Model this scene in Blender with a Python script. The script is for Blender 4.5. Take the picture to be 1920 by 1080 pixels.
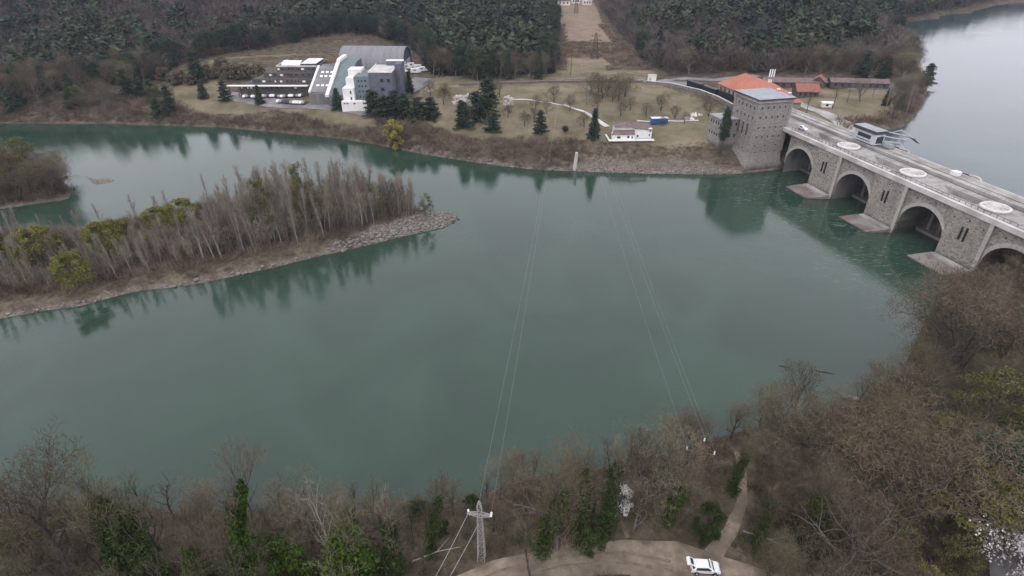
import bpy, math, random
import numpy as np
from mathutils import Vector, Matrix
R = math.radians
for o in list(bpy.data.objects): bpy.data.objects.remove(o)
S = bpy.context.scene
C = S.collection
rnd = random.Random(7)
rng = np.random.default_rng(7)

# ------------------------------------------------------------ camera, sky, sun, exposure
CF, CT, CH = 1092.0, R(31.4), 90.0            # focal length in photo pixels, downward pitch, height over the river
cam_d = bpy.data.cameras.new('camera'); cam = bpy.data.objects.new('camera', cam_d); C.objects.link(cam)
cam_d.sensor_width = 36; cam_d.lens = CF/1920*36; cam_d.clip_start = 1; cam_d.clip_end = 20000
cam.location = (0, 0, CH); cam.rotation_euler = (R(90)-CT, 0, 0)
S.camera = cam
S.render.resolution_x, S.render.resolution_y = 1024, 576
SUN_EL, SUN_AZ = R(52), R(200)                # azimuth measured clockwise from +Y
w = bpy.data.worlds.new("World"); S.world = w; w.use_nodes = True
nt = w.node_tree; bg = nt.nodes['Background']
sky = nt.nodes.new('ShaderNodeTexSky'); sky.sky_type = 'NISHITA'; sky.sun_disc = False
sky.sun_elevation = SUN_EL; sky.sun_rotation = SUN_AZ; sky.air_density = 1.0; sky.dust_density = 4.0; sky.altitude = 300
hs = nt.nodes.new('ShaderNodeHueSaturation'); hs.inputs['Saturation'].default_value = 0.22
nt.links.new(sky.outputs[0], hs.inputs['Color']); ov = nt.nodes.new('ShaderNodeMix'); ov.data_type = 'RGBA'; ov.inputs['Factor'].default_value = .72; ov.inputs['B'].default_value = (9.9, 9.7, 10.6, 1)   # even cloud cover
nt.links.new(hs.outputs[0], ov.inputs['A']); nt.links.new(ov.outputs['Result'], bg.inputs[0]); bg.inputs[1].default_value = 0.15
sl = bpy.data.lights.new('sun', 'SUN'); sl.energy = 0.6; sl.angle = R(25); sl.color = (1, .96, .93)
so = bpy.data.objects.new('sun', sl); C.objects.link(so)
so.rotation_euler = (R(90)-SUN_EL, 0, math.pi-SUN_AZ); so.location = (0, 0, 300)
S.view_settings.view_transform = 'Standard'; S.view_settings.look = 'None'
S.view_settings.exposure = 0.15; S.view_settings.gamma = 1

# ------------------------------------------------------------ measuring the photo
st_, ct_ = math.sin(CT), math.cos(CT)
def G(u, v, z=0.0):
    x = (u-960)/CF; y = -(v-540)/CF
    k = (z-CH)/(-st_+y*ct_)
    return (x*k, (ct_+y*st_)*k)
def V_of(x, y, z):
    z -= CH; fw = y*ct_-z*st_; up = y*st_+z*ct_
    return 540-CF*up/fw
def height_to(x, y, z, v):
    lo, hi = 0.5, 60
    for _ in range(30):
        m = (lo+hi)/2
        if V_of(x, y, z+m) > v: lo = m
        else: hi = m
    return lo
TH = R(14.24)
DA = (math.sin(TH), -math.cos(TH)); DN = (-math.cos(TH), -math.sin(TH)); DO = (118.67, 245.46)
def W(t, d): return (DO[0]+DA[0]*t+DN[0]*d, DO[1]+DA[1]*t+DN[1]*d)
MS, PW, DECK = 31.15, 13.92, 17.5             # dam: bay spacing, pier width, deck height
RES = 13.0                                    # level of the reservoir

# ------------------------------------------------------------ materials
def mat(name, col, rough=.85, spec=.2, metal=0):
    m = bpy.data.materials.new(name); m.use_nodes = True
    b = m.node_tree.nodes['Principled BSDF']
    b.inputs['Base Color'].default_value = (*col, 1); b.inputs['Roughness'].default_value = rough
    b.inputs['Specular IOR Level'].default_value = spec; b.inputs['Metallic'].default_value = metal
    return m
def noise_mat(name, c1, c2, scale=1.0, rough=.9, detail=6, c3=None, scale3=.05, bump=0, spec=.15, vec=(1,1,1), lo=.35, hi=.65):
    m = mat(name, c1, rough, spec); t = m.node_tree; b = t.nodes['Principled BSDF']
    tc = t.nodes.new('ShaderNodeTexCoord'); mp = t.nodes.new('ShaderNodeMapping'); mp.inputs['Scale'].default_value = vec
    t.links.new(tc.outputs['Object'], mp.inputs[0])
    n = t.nodes.new('ShaderNodeTexNoise'); n.inputs['Scale'].default_value = scale; n.inputs['Detail'].default_value = detail; n.inputs['Roughness'].default_value = .65
    t.links.new(mp.outputs[0], n.inputs['Vector'])
    r = t.nodes.new('ShaderNodeValToRGB'); r.color_ramp.elements[0].position = lo; r.color_ramp.elements[1].position = hi
    r.color_ramp.elements[0].color = (*c1, 1); r.color_ramp.elements[1].color = (*c2, 1)
    t.links.new(n.outputs['Fac'], r.inputs[0]); out = r.outputs[0]
    if c3:
        n2 = t.nodes.new('ShaderNodeTexNoise'); n2.inputs['Scale'].default_value = scale3; n2.inputs['Detail'].default_value = 5
        t.links.new(tc.outputs['Object'], n2.inputs['Vector'])
        r2 = t.nodes.new('ShaderNodeValToRGB'); r2.color_ramp.elements[0].position = .42; r2.color_ramp.elements[1].position = .62
        t.links.new(n2.outputs['Fac'], r2.inputs[0])
        mx = t.nodes.new('ShaderNodeMix'); mx.data_type = 'RGBA'; mx.inputs['B'].default_value = (*c3, 1)
        t.links.new(r2.outputs[0], mx.inputs['Factor']); t.links.new(out, mx.inputs['A']); out = mx.outputs['Result']
    t.links.new(out, b.inputs['Base Color'])
    if bump:
        bp = t.nodes.new('ShaderNodeBump'); bp.inputs['Strength'].default_value = bump; bp.inputs['Distance'].default_value = .2
        t.links.new(n.outputs['Fac'], bp.inputs['Height']); t.links.new(bp.outputs[0], b.inputs['Normal'])
    return m
def veg(name, cols, attr=False, nscale=.35, rough=.95):
    """plant colour: varies from plant to plant and from clump to clump"""
    m = mat(name, cols[0], rough, .05); t = m.node_tree; b = t.nodes['Principled BSDF']
    if attr:
        a = t.nodes.new('ShaderNodeAttribute'); a.attribute_name = 'tint'; src = a.outputs['Fac']
    else:
        a = t.nodes.new('ShaderNodeObjectInfo'); src = a.outputs['Random']
    r = t.nodes.new('ShaderNodeValToRGB'); e = r.color_ramp.elements
    while len(e) < len(cols): e.new(.5)
    for i, c in enumerate(cols): e[i].position = i/(len(cols)-1); e[i].color = (*c, 1)
    t.links.new(src, r.inputs[0])
    tc = t.nodes.new('ShaderNodeTexCoord'); n = t.nodes.new('ShaderNodeTexNoise'); n.inputs['Scale'].default_value = nscale; n.inputs['Detail'].default_value = 4
    t.links.new(tc.outputs['Object'], n.inputs['Vector'])
    mr = t.nodes.new('ShaderNodeMapRange'); mr.inputs[1].default_value = .3; mr.inputs[2].default_value = .7; mr.inputs[3].default_value = .6; mr.inputs[4].default_value = 1.45
    t.links.new(n.outputs['Fac'], mr.inputs[0])
    mm = t.nodes.new('ShaderNodeVectorMath'); mm.operation = 'SCALE'
    t.links.new(r.outputs[0], mm.inputs[0]); t.links.new(mr.outputs[0], mm.inputs['Scale'])
    t.links.new(mm.outputs[0], b.inputs['Base Color'])
    return m
def stone_mat(name, c1, c2, mortar, sx=.9, sy=.45, stain=(.12,.115,.105)):
    """random-coursed stone blocks"""
    m = mat(name, c1, .92, .1); t = m.node_tree; b = t.nodes['Principled BSDF']
    tc = t.nodes.new('ShaderNodeTexCoord'); mp = t.nodes.new('ShaderNodeMapping'); mp.inputs['Scale'].default_value = (sx*1.5, sx*1.5, 1.1/sy)
    t.links.new(tc.outputs['Object'], mp.inputs[0])
    v = t.nodes.new('ShaderNodeTexVoronoi'); v.inputs['Scale'].default_value = 1.0; v.inputs['Randomness'].default_value = .9
    t.links.new(mp.outputs[0], v.inputs['Vector'])
    sp = t.nodes.new('ShaderNodeSeparateColor'); t.links.new(v.outputs['Color'], sp.inputs[0])
    r = t.nodes.new('ShaderNodeValToRGB'); e = r.color_ramp.elements
    e[0].color = (*[x*.55 for x in c1], 1); e[1].color = (*c2, 1); e.new(.35).color = (*c1, 1); e.new(.8).color = (*[(x+y)/2 for x, y in zip(c1, c2)], 1)
    t.links.new(sp.outputs[0], r.inputs[0])
    v2 = t.nodes.new('ShaderNodeTexVoronoi'); v2.feature = 'DISTANCE_TO_EDGE'; v2.inputs['Randomness'].default_value = .9
    t.links.new(mp.outputs[0], v2.inputs['Vector'])
    r2 = t.nodes.new('ShaderNodeValToRGB'); r2.color_ramp.elements[0].position = .02; r2.color_ramp.elements[1].position = .09
    t.links.new(v2.outputs['Distance'], r2.inputs[0])
    mx = t.nodes.new('ShaderNodeMix'); mx.data_type = 'RGBA'; mx.inputs['A'].default_value = (*mortar, 1)
    t.links.new(r2.outputs[0], mx.inputs['Factor']); t.links.new(r.outputs[0], mx.inputs['B'])
    n = t.nodes.new('ShaderNodeTexNoise'); n.inputs['Scale'].default_value = .22; n.inputs['Detail'].default_value = 7; n.inputs['Roughness'].default_value = .7
    mp2 = t.nodes.new('ShaderNodeMapping'); mp2.inputs['Scale'].default_value = (1, 1, .35)
    t.links.new(tc.outputs['Object'], mp2.inputs[0]); t.links.new(mp2.outputs[0], n.inputs['Vector'])
    r3 = t.nodes.new('ShaderNodeValToRGB'); r3.color_ramp.elements[0].position = .45; r3.color_ramp.elements[1].position = .75
    r3.color_ramp.elements[1].color = (.7, .7, .7, 1)
    t.links.new(n.outputs['Fac'], r3.inputs[0])
    mx2 = t.nodes.new('ShaderNodeMix'); mx2.data_type = 'RGBA'; mx2.inputs['B'].default_value = (*stain, 1)
    t.links.new(r3.outputs[0], mx2.inputs['Factor']); t.links.new(mx.outputs['Result'], mx2.inputs['A'])
    sx_ = t.nodes.new('ShaderNodeSeparateXYZ'); t.links.new(tc.outputs['Object'], sx_.inputs[0])
    ma = t.nodes.new('ShaderNodeMath'); ma.operation = 'MULTIPLY_ADD'; ma.inputs[1].default_value = -3.0; t.links.new(n.outputs['Fac'], ma.inputs[0]); t.links.new(sx_.outputs[2], ma.inputs[2])
    md_ = t.nodes.new('ShaderNodeMapRange'); md_.inputs[1].default_value = .9; md_.inputs[2].default_value = -.6; md_.inputs[3].default_value = 0; md_.inputs[4].default_value = .75; t.links.new(ma.outputs[0], md_.inputs[0])
    mx3 = t.nodes.new('ShaderNodeMix'); mx3.data_type = 'RGBA'; mx3.inputs['B'].default_value = (.085, .08, .06, 1)
    t.links.new(md_.outputs[0], mx3.inputs['Factor']); t.links.new(mx2.outputs['Result'], mx3.inputs['A']); t.links.new(mx3.outputs['Result'], b.inputs['Base Color'])
    bp = t.nodes.new('ShaderNodeBump'); bp.inputs['Strength'].default_value = .6; bp.inputs['Distance'].default_value = .15
    t.links.new(r2.outputs[0], bp.inputs['Height']); t.links.new(bp.outputs[0], b.inputs['Normal'])
    return m
M = {}
M['stone'] = stone_mat('stone', (.34,.31,.275), (.50,.46,.41), (.26,.24,.215), stain=(.20,.185,.165))
M['stone_tower'] = stone_mat('stone_tower', (.33,.305,.285), (.40,.375,.35), (.285,.265,.25), .9, .4, (.24,.225,.21))
M['ring_stone'] = noise_mat('ring_stone', (.34,.315,.285), (.46,.43,.39), 1.2)
M['concrete'] = noise_mat('concrete', (.34,.33,.31), (.46,.44,.42), .5, c3=(.25,.24,.22), scale3=.12)
M['concrete_light'] = noise_mat('concrete_light', (.50,.48,.46), (.62,.60,.58), .6, c3=(.40,.38,.36), scale3=.15)
M['deck'] = noise_mat('deck', (.29,.28,.265), (.41,.39,.37), .9, c3=(.22,.21,.20), scale3=.14)
M['pit'] = noise_mat('pit', (.36,.36,.35), (.45,.45,.43), .4)
M['apron'] = noise_mat('apron', (.13,.10,.085), (.20,.16,.14), .7, c3=(.24,.22,.20), scale3=.2)
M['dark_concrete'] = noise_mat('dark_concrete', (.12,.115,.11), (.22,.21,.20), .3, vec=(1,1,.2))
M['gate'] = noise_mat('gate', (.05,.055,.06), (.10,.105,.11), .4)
M['dark'] = mat('dark', (.015,.016,.02), .4, .4)
M['glass'] = mat('glass', (.03,.04,.05), .15, .6)
M['white'] = noise_mat('white', (.70,.68,.66), (.80,.79,.78), .5)
M['white_metal'] = mat('white_metal', (.80,.82,.84), .35, .4)
M['grey_metal'] = noise_mat('grey_metal', (.30,.31,.33), (.40,.41,.43), .4)
M['dark_metal'] = mat('dark_metal', (.05,.05,.06), .5, .4)
M['rust_metal'] = noise_mat('rust_metal', (.14,.085,.07), (.22,.13,.10), 2)
M['galv'] = mat('galv', (.32,.305,.29), .5, .4)
M['cable'] = mat('cable', (.40,.42,.42), .4, .5)
M['roof_grey'] = noise_mat('roof_grey', (.27,.29,.31), (.36,.38,.40), .3)
M['orange'] = noise_mat('orange_tiles', (.40,.155,.105), (.47,.19,.13), .8, c3=(.36,.15,.11), scale3=.15)
M['red_tiles'] = noise_mat('red_tiles', (.25,.105,.085), (.32,.14,.115), .8)
M['brown_roof'] = noise_mat('brown_roof', (.13,.10,.095), (.20,.155,.15), .5)
M['terrace'] = noise_mat('terrace', (.07,.062,.06), (.13,.115,.11), .4, vec=(1,1,2))
M['blue_wall'] = noise_mat('blue_wall', (.10,.11,.14), (.14,.15,.185), .3)
M['teal_wall'] = noise_mat('teal_wall', (.13,.17,.18), (.18,.22,.23), .3)
M['hall'] = noise_mat('hall_roof', (.19,.19,.20), (.25,.25,.265), .15, vec=(3,.4,.4))
M['skyblue'] = mat('skyblue', (.02,.10,.34), .4, .4)
M['asphalt'] = noise_mat('asphalt', (.19,.185,.19), (.27,.26,.26), .3, c3=(.15,.145,.15), scale3=.06)
M['gravel'] = noise_mat('gravel', (.19,.155,.12), (.28,.235,.18), .8, c3=(.14,.112,.088), scale3=.25)
M['bark'] = noise_mat('bark', (.045,.038,.033), (.11,.095,.082), 3, vec=(1,1,.3))
M['pale_bark'] = noise_mat('pale_bark', (.20,.18,.16), (.33,.305,.275), 2, vec=(1,1,.3))
M['grey_bark'] = noise_mat('grey_bark', (.10,.09,.08), (.19,.17,.155), 2, vec=(1,1,.3))
TW = [(.075,.056,.040), (.135,.108,.078), (.17,.15,.108), (.115,.105,.058), (.13,.095,.072)]
M['twig'] = veg('twig', TW, nscale=.2)
M['window_dark'] = mat('window_dark', (.075,.075,.08), .3, .5)
M['hatch_white'] = noise_mat('hatch_white', (.55,.54,.52), (.68,.66,.64), 1.5)
M['cabin'] = noise_mat('cabin', (.42,.44,.47), (.54,.56,.59), .6)
M['pale_twig'] = veg('pale_twig', [(.20,.175,.155), (.30,.27,.24)], nscale=.2)
M['poplar_twig'] = veg('poplar_twig', [(.18,.145,.115), (.25,.21,.165), (.20,.155,.125), (.24,.23,.13)], nscale=.1)
M['ivy'] = veg('ivy', [(.036,.054,.020), (.052,.072,.026)], nscale=.6)
M['bright_ivy'] = veg('bright_ivy', [(.038,.070,.012), (.055,.088,.018)], nscale=.5)
M['lime'] = veg('lime', [(.13,.13,.035), (.165,.16,.045)], nscale=.5)
M['yellow'] = veg('yellow', [(.22,.20,.055), (.27,.24,.07)], nscale=.5)
M['ochre'] = veg('ochre', [(.13,.108,.075), (.17,.14,.095)], nscale=.5)
M['blossom'] = veg('blossom', [(.60,.57,.58), (.72,.70,.70)], nscale=.7)
M['needle'] = veg('needle', [(.034,.054,.038), (.056,.078,.050), (.044,.062,.048)], nscale=.4)
M['needle_stuff'] = veg('needle_stuff', [(.032,.046,.037), (.050,.068,.047), (.068,.080,.052), (.036,.044,.040)], True, .12)
M['twig_stuff'] = veg('twig_stuff', [(.065,.057,.058), (.095,.082,.078), (.13,.115,.10), (.11,.075,.065)], True, .08)
M['brush_stuff'] = veg('brush_stuff', [(.10,.070,.062), (.16,.125,.10), (.20,.165,.125), (.14,.085,.07)], True, .1)
M['near_brush'] = veg('near_brush', [(.06,.045,.032), (.11,.085,.06), (.15,.128,.09), (.095,.092,.045)], True, .1)
M['poplar_stuff'] = veg('poplar_stuff', [(.13,.10,.082), (.19,.155,.125), (.23,.195,.16), (.17,.155,.095)], True, .08)
M['green_brush'] = veg('green_brush', [(.03,.05,.018), (.06,.075,.022), (.10,.10,.03)], True, .1)
M['rock'] = noise_mat('rock', (.13,.12,.11), (.28,.26,.24), 1.0)
M['tyre'] = mat('tyre', (.012,.012,.012), .8)
M['car_white'] = mat('car_white', (.80,.81,.83), .25, .5)
M['car_grey'] = mat('car_grey', (.25,.26,.28), .3, .5)
M['car_dark'] = mat('car_dark', (.03,.035,.05), .3, .5)
M['lamp_red'] = mat('lamp_red', (.35,.01,.01), .3, .5)
M['lamp_clear'] = mat('lamp_clear', (.6,.62,.65), .2, .5)
M['yellow_paint'] = mat('yellow_paint', (.60,.48,.10), .5)

# ------------------------------------------------------------ mesh helpers
def tag(o, label=None, cat=None, group=None, kind=None):
    if label: o['label'] = label
    if cat: o['category'] = cat
    if group: o['group'] = group
    if kind: o['kind'] = kind
    return o
def empty(name, loc, rz=0):
    o = bpy.data.objects.new(name, None); C.objects.link(o); o.location = loc; o.rotation_euler = (0, 0, rz); o.empty_display_size = .5
    return o
def raw_mesh(name, verts, faces, k, mats, midx=None, tint=None, smooth=False):
    """verts (n,3); faces (m,k) with k corners each"""
    me = bpy.data.meshes.new(name); verts = np.asarray(verts, np.float32); faces = np.asarray(faces, np.int32)
    me.vertices.add(len(verts)); me.vertices.foreach_set('co', verts.ravel())
    me.loops.add(faces.size); me.loops.foreach_set('vertex_index', faces.ravel())
    me.polygons.add(len(faces)); me.polygons.foreach_set('loop_start', np.arange(0, faces.size, k, dtype=np.int32))
    me.polygons.foreach_set('loop_total', np.full(len(faces), k, np.int32))
    for m in (mats if isinstance(mats, (list, tuple)) else [mats]): me.materials.append(m)
    if midx is not None: me.polygons.foreach_set('material_index', np.asarray(midx, np.int32))
    if tint is not None:
        a = me.attributes.new('tint', 'FLOAT', 'POINT'); a.data.foreach_set('value', np.asarray(tint, np.float32))
    if smooth: me.polygons.foreach_set('use_smooth', np.ones(len(faces), bool))
    me.update(calc_edges=True); return me
def link(name, me, parent=None):
    o = bpy.data.objects.new(name, me); C.objects.link(o)
    if parent: o.parent = parent
    return o
class MB:
    """collects faces of one mesh object"""
    def __init__(s): s.v = []; s.f = []; s.m = []
    def add(s, vs, fs, mi=0):
        n = len(s.v); s.v += [tuple(p) for p in vs]; s.f += [tuple(i+n for i in f) for f in fs]; s.m += [mi]*len(fs)
    def prism(s, poly, z0, z1, mi=0, top=None):
        """poly counter-clockwise in xy"""
        n = len(poly); zt = z1 if isinstance(z1, (list, tuple)) else [z1]*n; zb = z0 if isinstance(z0, (list, tuple)) else [z0]*n
        vs = [(p[0], p[1], z) for p, z in zip(poly, zb)]+[(p[0], p[1], z) for p, z in zip(poly, zt)]
        fs = [(i, (i+1) % n, (i+1) % n+n, i+n) for i in range(n)]+[tuple(range(n))[::-1]]
        s.add(vs, fs, mi); s.add(vs[n:], [tuple(range(n))], mi if top is None else top)
    def box(s, x0, x1, y0, y1, z0, z1, mi=0, top=None):
        s.prism([(x0, y0), (x1, y0), (x1, y1), (x0, y1)], z0, z1, mi, top)
    def bar(s, a, b, r, n=4, r2=None, mi=0):
        a = Vector(a); b = Vector(b); d = (b-a)
        if d.length < 1e-6: return
        d.normalize(); u = d.orthogonal().normalized(); w_ = d.cross(u); r2 = r if r2 is None else r2
        vs = []
        for c, rr in ((a, r), (b, r2)):
            for i in range(n):
                t = 2*math.pi*(i+.5)/n; vs.append(c+(u*math.cos(t)+w_*math.sin(t))*rr)
        s.add(vs, [(i, (i+1) % n, (i+1) % n+n, i+n) for i in range(n)]+[tuple(range(n))[::-1], tuple(range(n, 2*n))], mi)
    def tube(s, pts, r, n=6, mi=0):
        for a, b in zip(pts, pts[1:]): s.bar(a, b, r, n, mi=mi)
    def lathe(s, prof, n=24, c=(0, 0), mi=0):
        vs = [(c[0]+r*math.cos(2*math.pi*i/n), c[1]+r*math.sin(2*math.pi*i/n), z) for r, z in prof for i in range(n)]
        fs = [(k*n+i, k*n+(i+1) % n, (k+1)*n+(i+1) % n, (k+1)*n+i) for k in range(len(prof)-1) for i in range(n)]
        s.add(vs, fs, mi)
    def build(s, name, mats, parent=None, smooth=False, loc=None):
        me = bpy.data.meshes.new(name); me.from_pydata(s.v, [], s.f)
        for m in (mats if isinstance(mats, (list, tuple)) else [mats]): me.materials.append(m)
        me.polygons.foreach_set('material_index', s.m)
        if smooth: me.polygons.foreach_set('use_smooth', [True]*len(me.polygons))
        me.update(); o = link(name, me, parent)
        if loc: o.location = loc
        return o
def copy_tree(o, parent=None):
    c = o.copy(); C.objects.link(c); c.parent = parent
    for ch in o.children: copy_tree(ch, c)
    return c

# ------------------------------------------------------------ terrain
def pip(px, py, poly):
    ins = np.zeros(px.shape, bool); n = len(poly); j = n-1
    for i in range(n):
        xi, yi = poly[i]; xj, yj = poly[j]
        if yi != yj:
            ins ^= ((yi > py) != (yj > py)) & (px < (xj-xi)*(py-yi)/(yj-yi)+xi)
        j = i
    return ins
def edge_dist(px, py, line, closed=False):
    d = np.full(px.shape, 1e9); n = len(line)
    for i in range(n if closed else n-1):
        ax, ay = line[i]; bx, by = line[(i+1) % n]; dx, dy = bx-ax, by-ay; L2 = dx*dx+dy*dy+1e-9
        t = np.clip(((px-ax)*dx+(py-ay)*dy)/L2, 0, 1)
        d = np.minimum(d, np.hypot(px-ax-t*dx, py-ay-t*dy))
    return d
def sm(a, b, x):
    t = np.clip((x-a)/(b-a), 0, 1); return t*t*(3-2*t)
shore_F = [(-7000, 420), (-600, 330)]+[G(u, v) for u, v in [(-100,231),(0,231),(200,232),(420,239),(560,252),(640,260),(700,270),(800,290),(900,306),(1000,318),(1080,321),(1200,325),(1330,327),(1385,326)]]+[W(-3, 15), W(-3, 2)]
res_F = [W(-6, -18), W(-6, -52)]+[G(u, v, RES) for u, v in [(1662,243),(1690,240),(1712,222),(1728,200),(1738,175),(1736,150),(1715,118),(1690,92),(1662,66),(1652,52),(1700,42),(1800,22),(1870,8),(1925,-3),(2000,-14)]]+[(1500, 1500), (7000, 3000)]
F = shore_F+res_F+[(7000, 9000), (-7000, 9000)]
shore_N = [(-7000, 30), (-400, 60), (-150, 68)]+[G(u, v) for u, v in [(0,965),(200,950),(400,965),(600,965),(800,945),(900,932),(960,905),(1100,885),(1200,858),(1300,838),(1400,806),(1500,785),(1600,757),(1690,705),(1712,650),(1745,585),(1800,540),(1835,522)]]+[W(97, 2), W(97, -18)]
res_N = [W(97, -18), W(97, -40), (330, 90), (7000, -800)]
N = shore_N+res_N[1:]+[(7000, -6000), (-7000, -6000)]
I = [G(u, v) for u, v in [(0,598),(80,583),(150,574),(250,547),(350,536),(430,520),(500,505),(580,485),(650,469),(750,445),(830,427),(862,410),(845,401),(790,398),(760,385),(640,372),(480,382),(380,388),(300,405),(220,420),(165,440),(100,436),(0,432),(-200,440)]]+[(-420, 180), (-420, 120)]
LL = [(-420, 205)]+[G(u, v) for u, v in [(0,392),(60,383),(128,374),(134,360),(118,338),(80,318),(40,300),(-80,290)]]+[(-420, 260)]
BAR = [G(u, v) for u, v in [(142,326),(160,335),(175,347),(200,345),(222,338),(205,334),(185,336),(165,330)]]
def wob(px, py):
    return (np.sin(px*.31+1.3*np.sin(py*.17))*np.cos(py*.27+1.1*np.sin(px*.13))*.6+np.sin(px*.11+py*.07)*.4+np.sin(px*.83+py*.61)*.25)
def terrain(px, py):
    px = np.asarray(px, float); py = np.asarray(py, float)
    dd_ = (px-DO[0])*DN[0]+(py-DO[1])*DN[1]
    down = dd_ > -12
    base = np.where(down, 0.0, RES)
    h = base-4.0
    nz = wob(px, py)
    # far land
    inF = pip(px, py, F); dd = edge_dist(px, py, shore_F); dr = edge_dist(px, py, res_F)
    dwn = 9*(1-np.exp(-dd/11))+5*sm(15, 95, dd)
    hill = sm(430, 680, py)*12*np.where(px > 150, sm(5, 160, dr), 1)+sm(400, 640, py)*sm(-60, -250, px)*16+sm(0, 60, dr)*sm(420, 560, py)*sm(150, 260, px)*14
    up = RES+4.0*(1-np.exp(-dr/5))
    s = sm(.35, .65, dd/(dd+dr+1e-6))
    hF = dwn*(1-s)+s*(dwn*0+np.where(dr < 400, up+(dwn-up)*sm(20, 120, dr), dwn))
    hF = hF+hill+nz*.35*sm(0, 6, np.minimum(dd, dr))
    far = sm(1500, 3500, np.hypot(px, py)); hF = hF+far*120
    h = np.where(inF, hF, h)
    dsh = np.where(down, dd, dr)
    h = np.where(~inF & (dsh < 8), np.maximum(h, base-.5*dsh), h)
    # near land
    inN = pip(px, py, N); dn = edge_dist(px, py, shore_N); dq = edge_dist(px, py, res_N)
    hN = 5.5*(1-np.exp(-dn/5))+sm(8, 50, dn)*sm(45, 110, px)*9+nz*.3*sm(0, 6, dn)
    nearres = sm(40, 5, dq)
    hN = hN+(16.0-hN)*nearres*(px > 100)*sm(6, 25, dn)
    h = np.where(inN, hN, h)
    h = np.where(~inN & ~inF & down & (dn < 8), np.maximum(h, -.5*dn), h)
    for poly, top, k in ((I, 2.6, 5.), (LL, 2.8, 5.), (BAR, .25, 1.5)):
        ins = pip(px, py, poly); e = edge_dist(px, py, poly, True)
        h = np.where(ins, top*(1-np.exp(-e/k))+nz*.25*sm(0, 6, e)*(top > 1), h)
        h = np.where(~ins & (e < 8) & ~inF & ~inN, np.maximum(h, -.5*e), h)
    return h
def hz(x, y): return float(terrain(np.array([x]), np.array([y]))[0])
def axis(a, b, step, lo, hi):
    core = list(np.arange(a, b+.1, step)); s = step; x = a; left = []
    while x > lo: s *= 1.25; x -= s; left.append(x)
    s = step; x = core[-1]; right = []
    while x < hi: s *= 1.25; x += s; right.append(x)
    return np.array(left[::-1]+core+right)
gx = axis(-330, 340, 2.0, -3500, 3500); gy = axis(28, 470, 2.0, -2500, 5500)
GX, GY = np.meshgrid(gx, gy); GZ = terrain(GX, GY)
nx, ny = len(gx), len(gy)
gv = np.stack([GX.ravel(), GY.ravel(), GZ.ravel()], 1)
ii = (np.arange(ny-1)[:, None]*nx+np.arange(nx-1)[None, :]).ravel()
gf = np.stack([ii, ii+1, ii+nx+1, ii+nx], 1)
# ground cover zones: R grass, G bare earth/stones, B leaf litter & brush
dF = np.minimum(edge_dist(GX, GY, shore_F), edge_dist(GX, GY, res_F)); inF = pip(GX, GY, F); inN = pip(GX, GY, N)
inI = pip(GX, GY, I) | pip(GX, GY, LL); eI = np.minimum(edge_dist(GX, GY, I, True), edge_dist(GX, GY, LL, True))
CL = [G(1030, -6, 26), G(1036, 6, 24), G(1045, 60, 19), G(1042, 138, 14), G(1235, 142, 14), G(1170, 85, 15), G(1125, 40, 20), G(1112, 6, 24), G(1108, -6, 26)]
LAWN = [G(u, v, 12) for u, v in [(380,200),(700,232),(830,262),(1050,283),(1330,268),(1345,205),(1210,158),(1235,142),(1042,142),(820,150),(760,190),(620,185),(440,180),(390,120),(480,112),(640,108),(420,118),(300,170)]]
zone = np.zeros((ny, nx, 4), np.float32); zone[..., 3] = 1
dsF = edge_dist(GX, GY, shore_F); drF = edge_dist(GX, GY, res_F)
grassF = inF*np.maximum(sm(13, 22, dsF+wob(GX*.5, GY*.5)*4)*(pip(GX, GY, LAWN)), pip(GX, GY, CL)*1.0)
grassF = np.maximum(grassF, inF*sm(6, 12, dsF)*(GX < -60)*(GX > -210)*(GY < 345))
grassF = np.maximum(grassF, inF*sm(5, 12, drF)*(GX > 138)*(GY > 262)*(GY < 345)*.9)
stones = .8*inF*sm(3.4, 1.2, dsF)*(GX > -60)+.25*inF*sm(2.0, .5, dsF)+.2*inF*sm(3, 1, drF)+.6*inI*sm(2.6, .8, eI)
tip = edge_dist(GX, GY, [G(862, 410), G(700, 440)]); stones = np.maximum(stones, inI*sm(9, 4, tip))
EMB = [G(1080, 325, 0), G(1085, 287, 6), G(1330, 292, 6), G(1380, 326, 0)]
stones = np.maximum(stones, pip(GX, GY, EMB)*.5)
stones = np.maximum(stones, pip(GX, GY, BAR)*1.0)
zone[..., 0] = np.clip(grassF, 0, 1); zone[..., 1] = np.clip(stones, 0, 1)
zone[..., 2] = pip(GX, GY, CL)*sm(395, 430, GY)
gme = raw_mesh('ground', gv, gf, 4, [], smooth=True)
ca = gme.color_attributes.new('zone', 'FLOAT_COLOR', 'POINT'); ca.data.foreach_set('color', zone.ravel())
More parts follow.
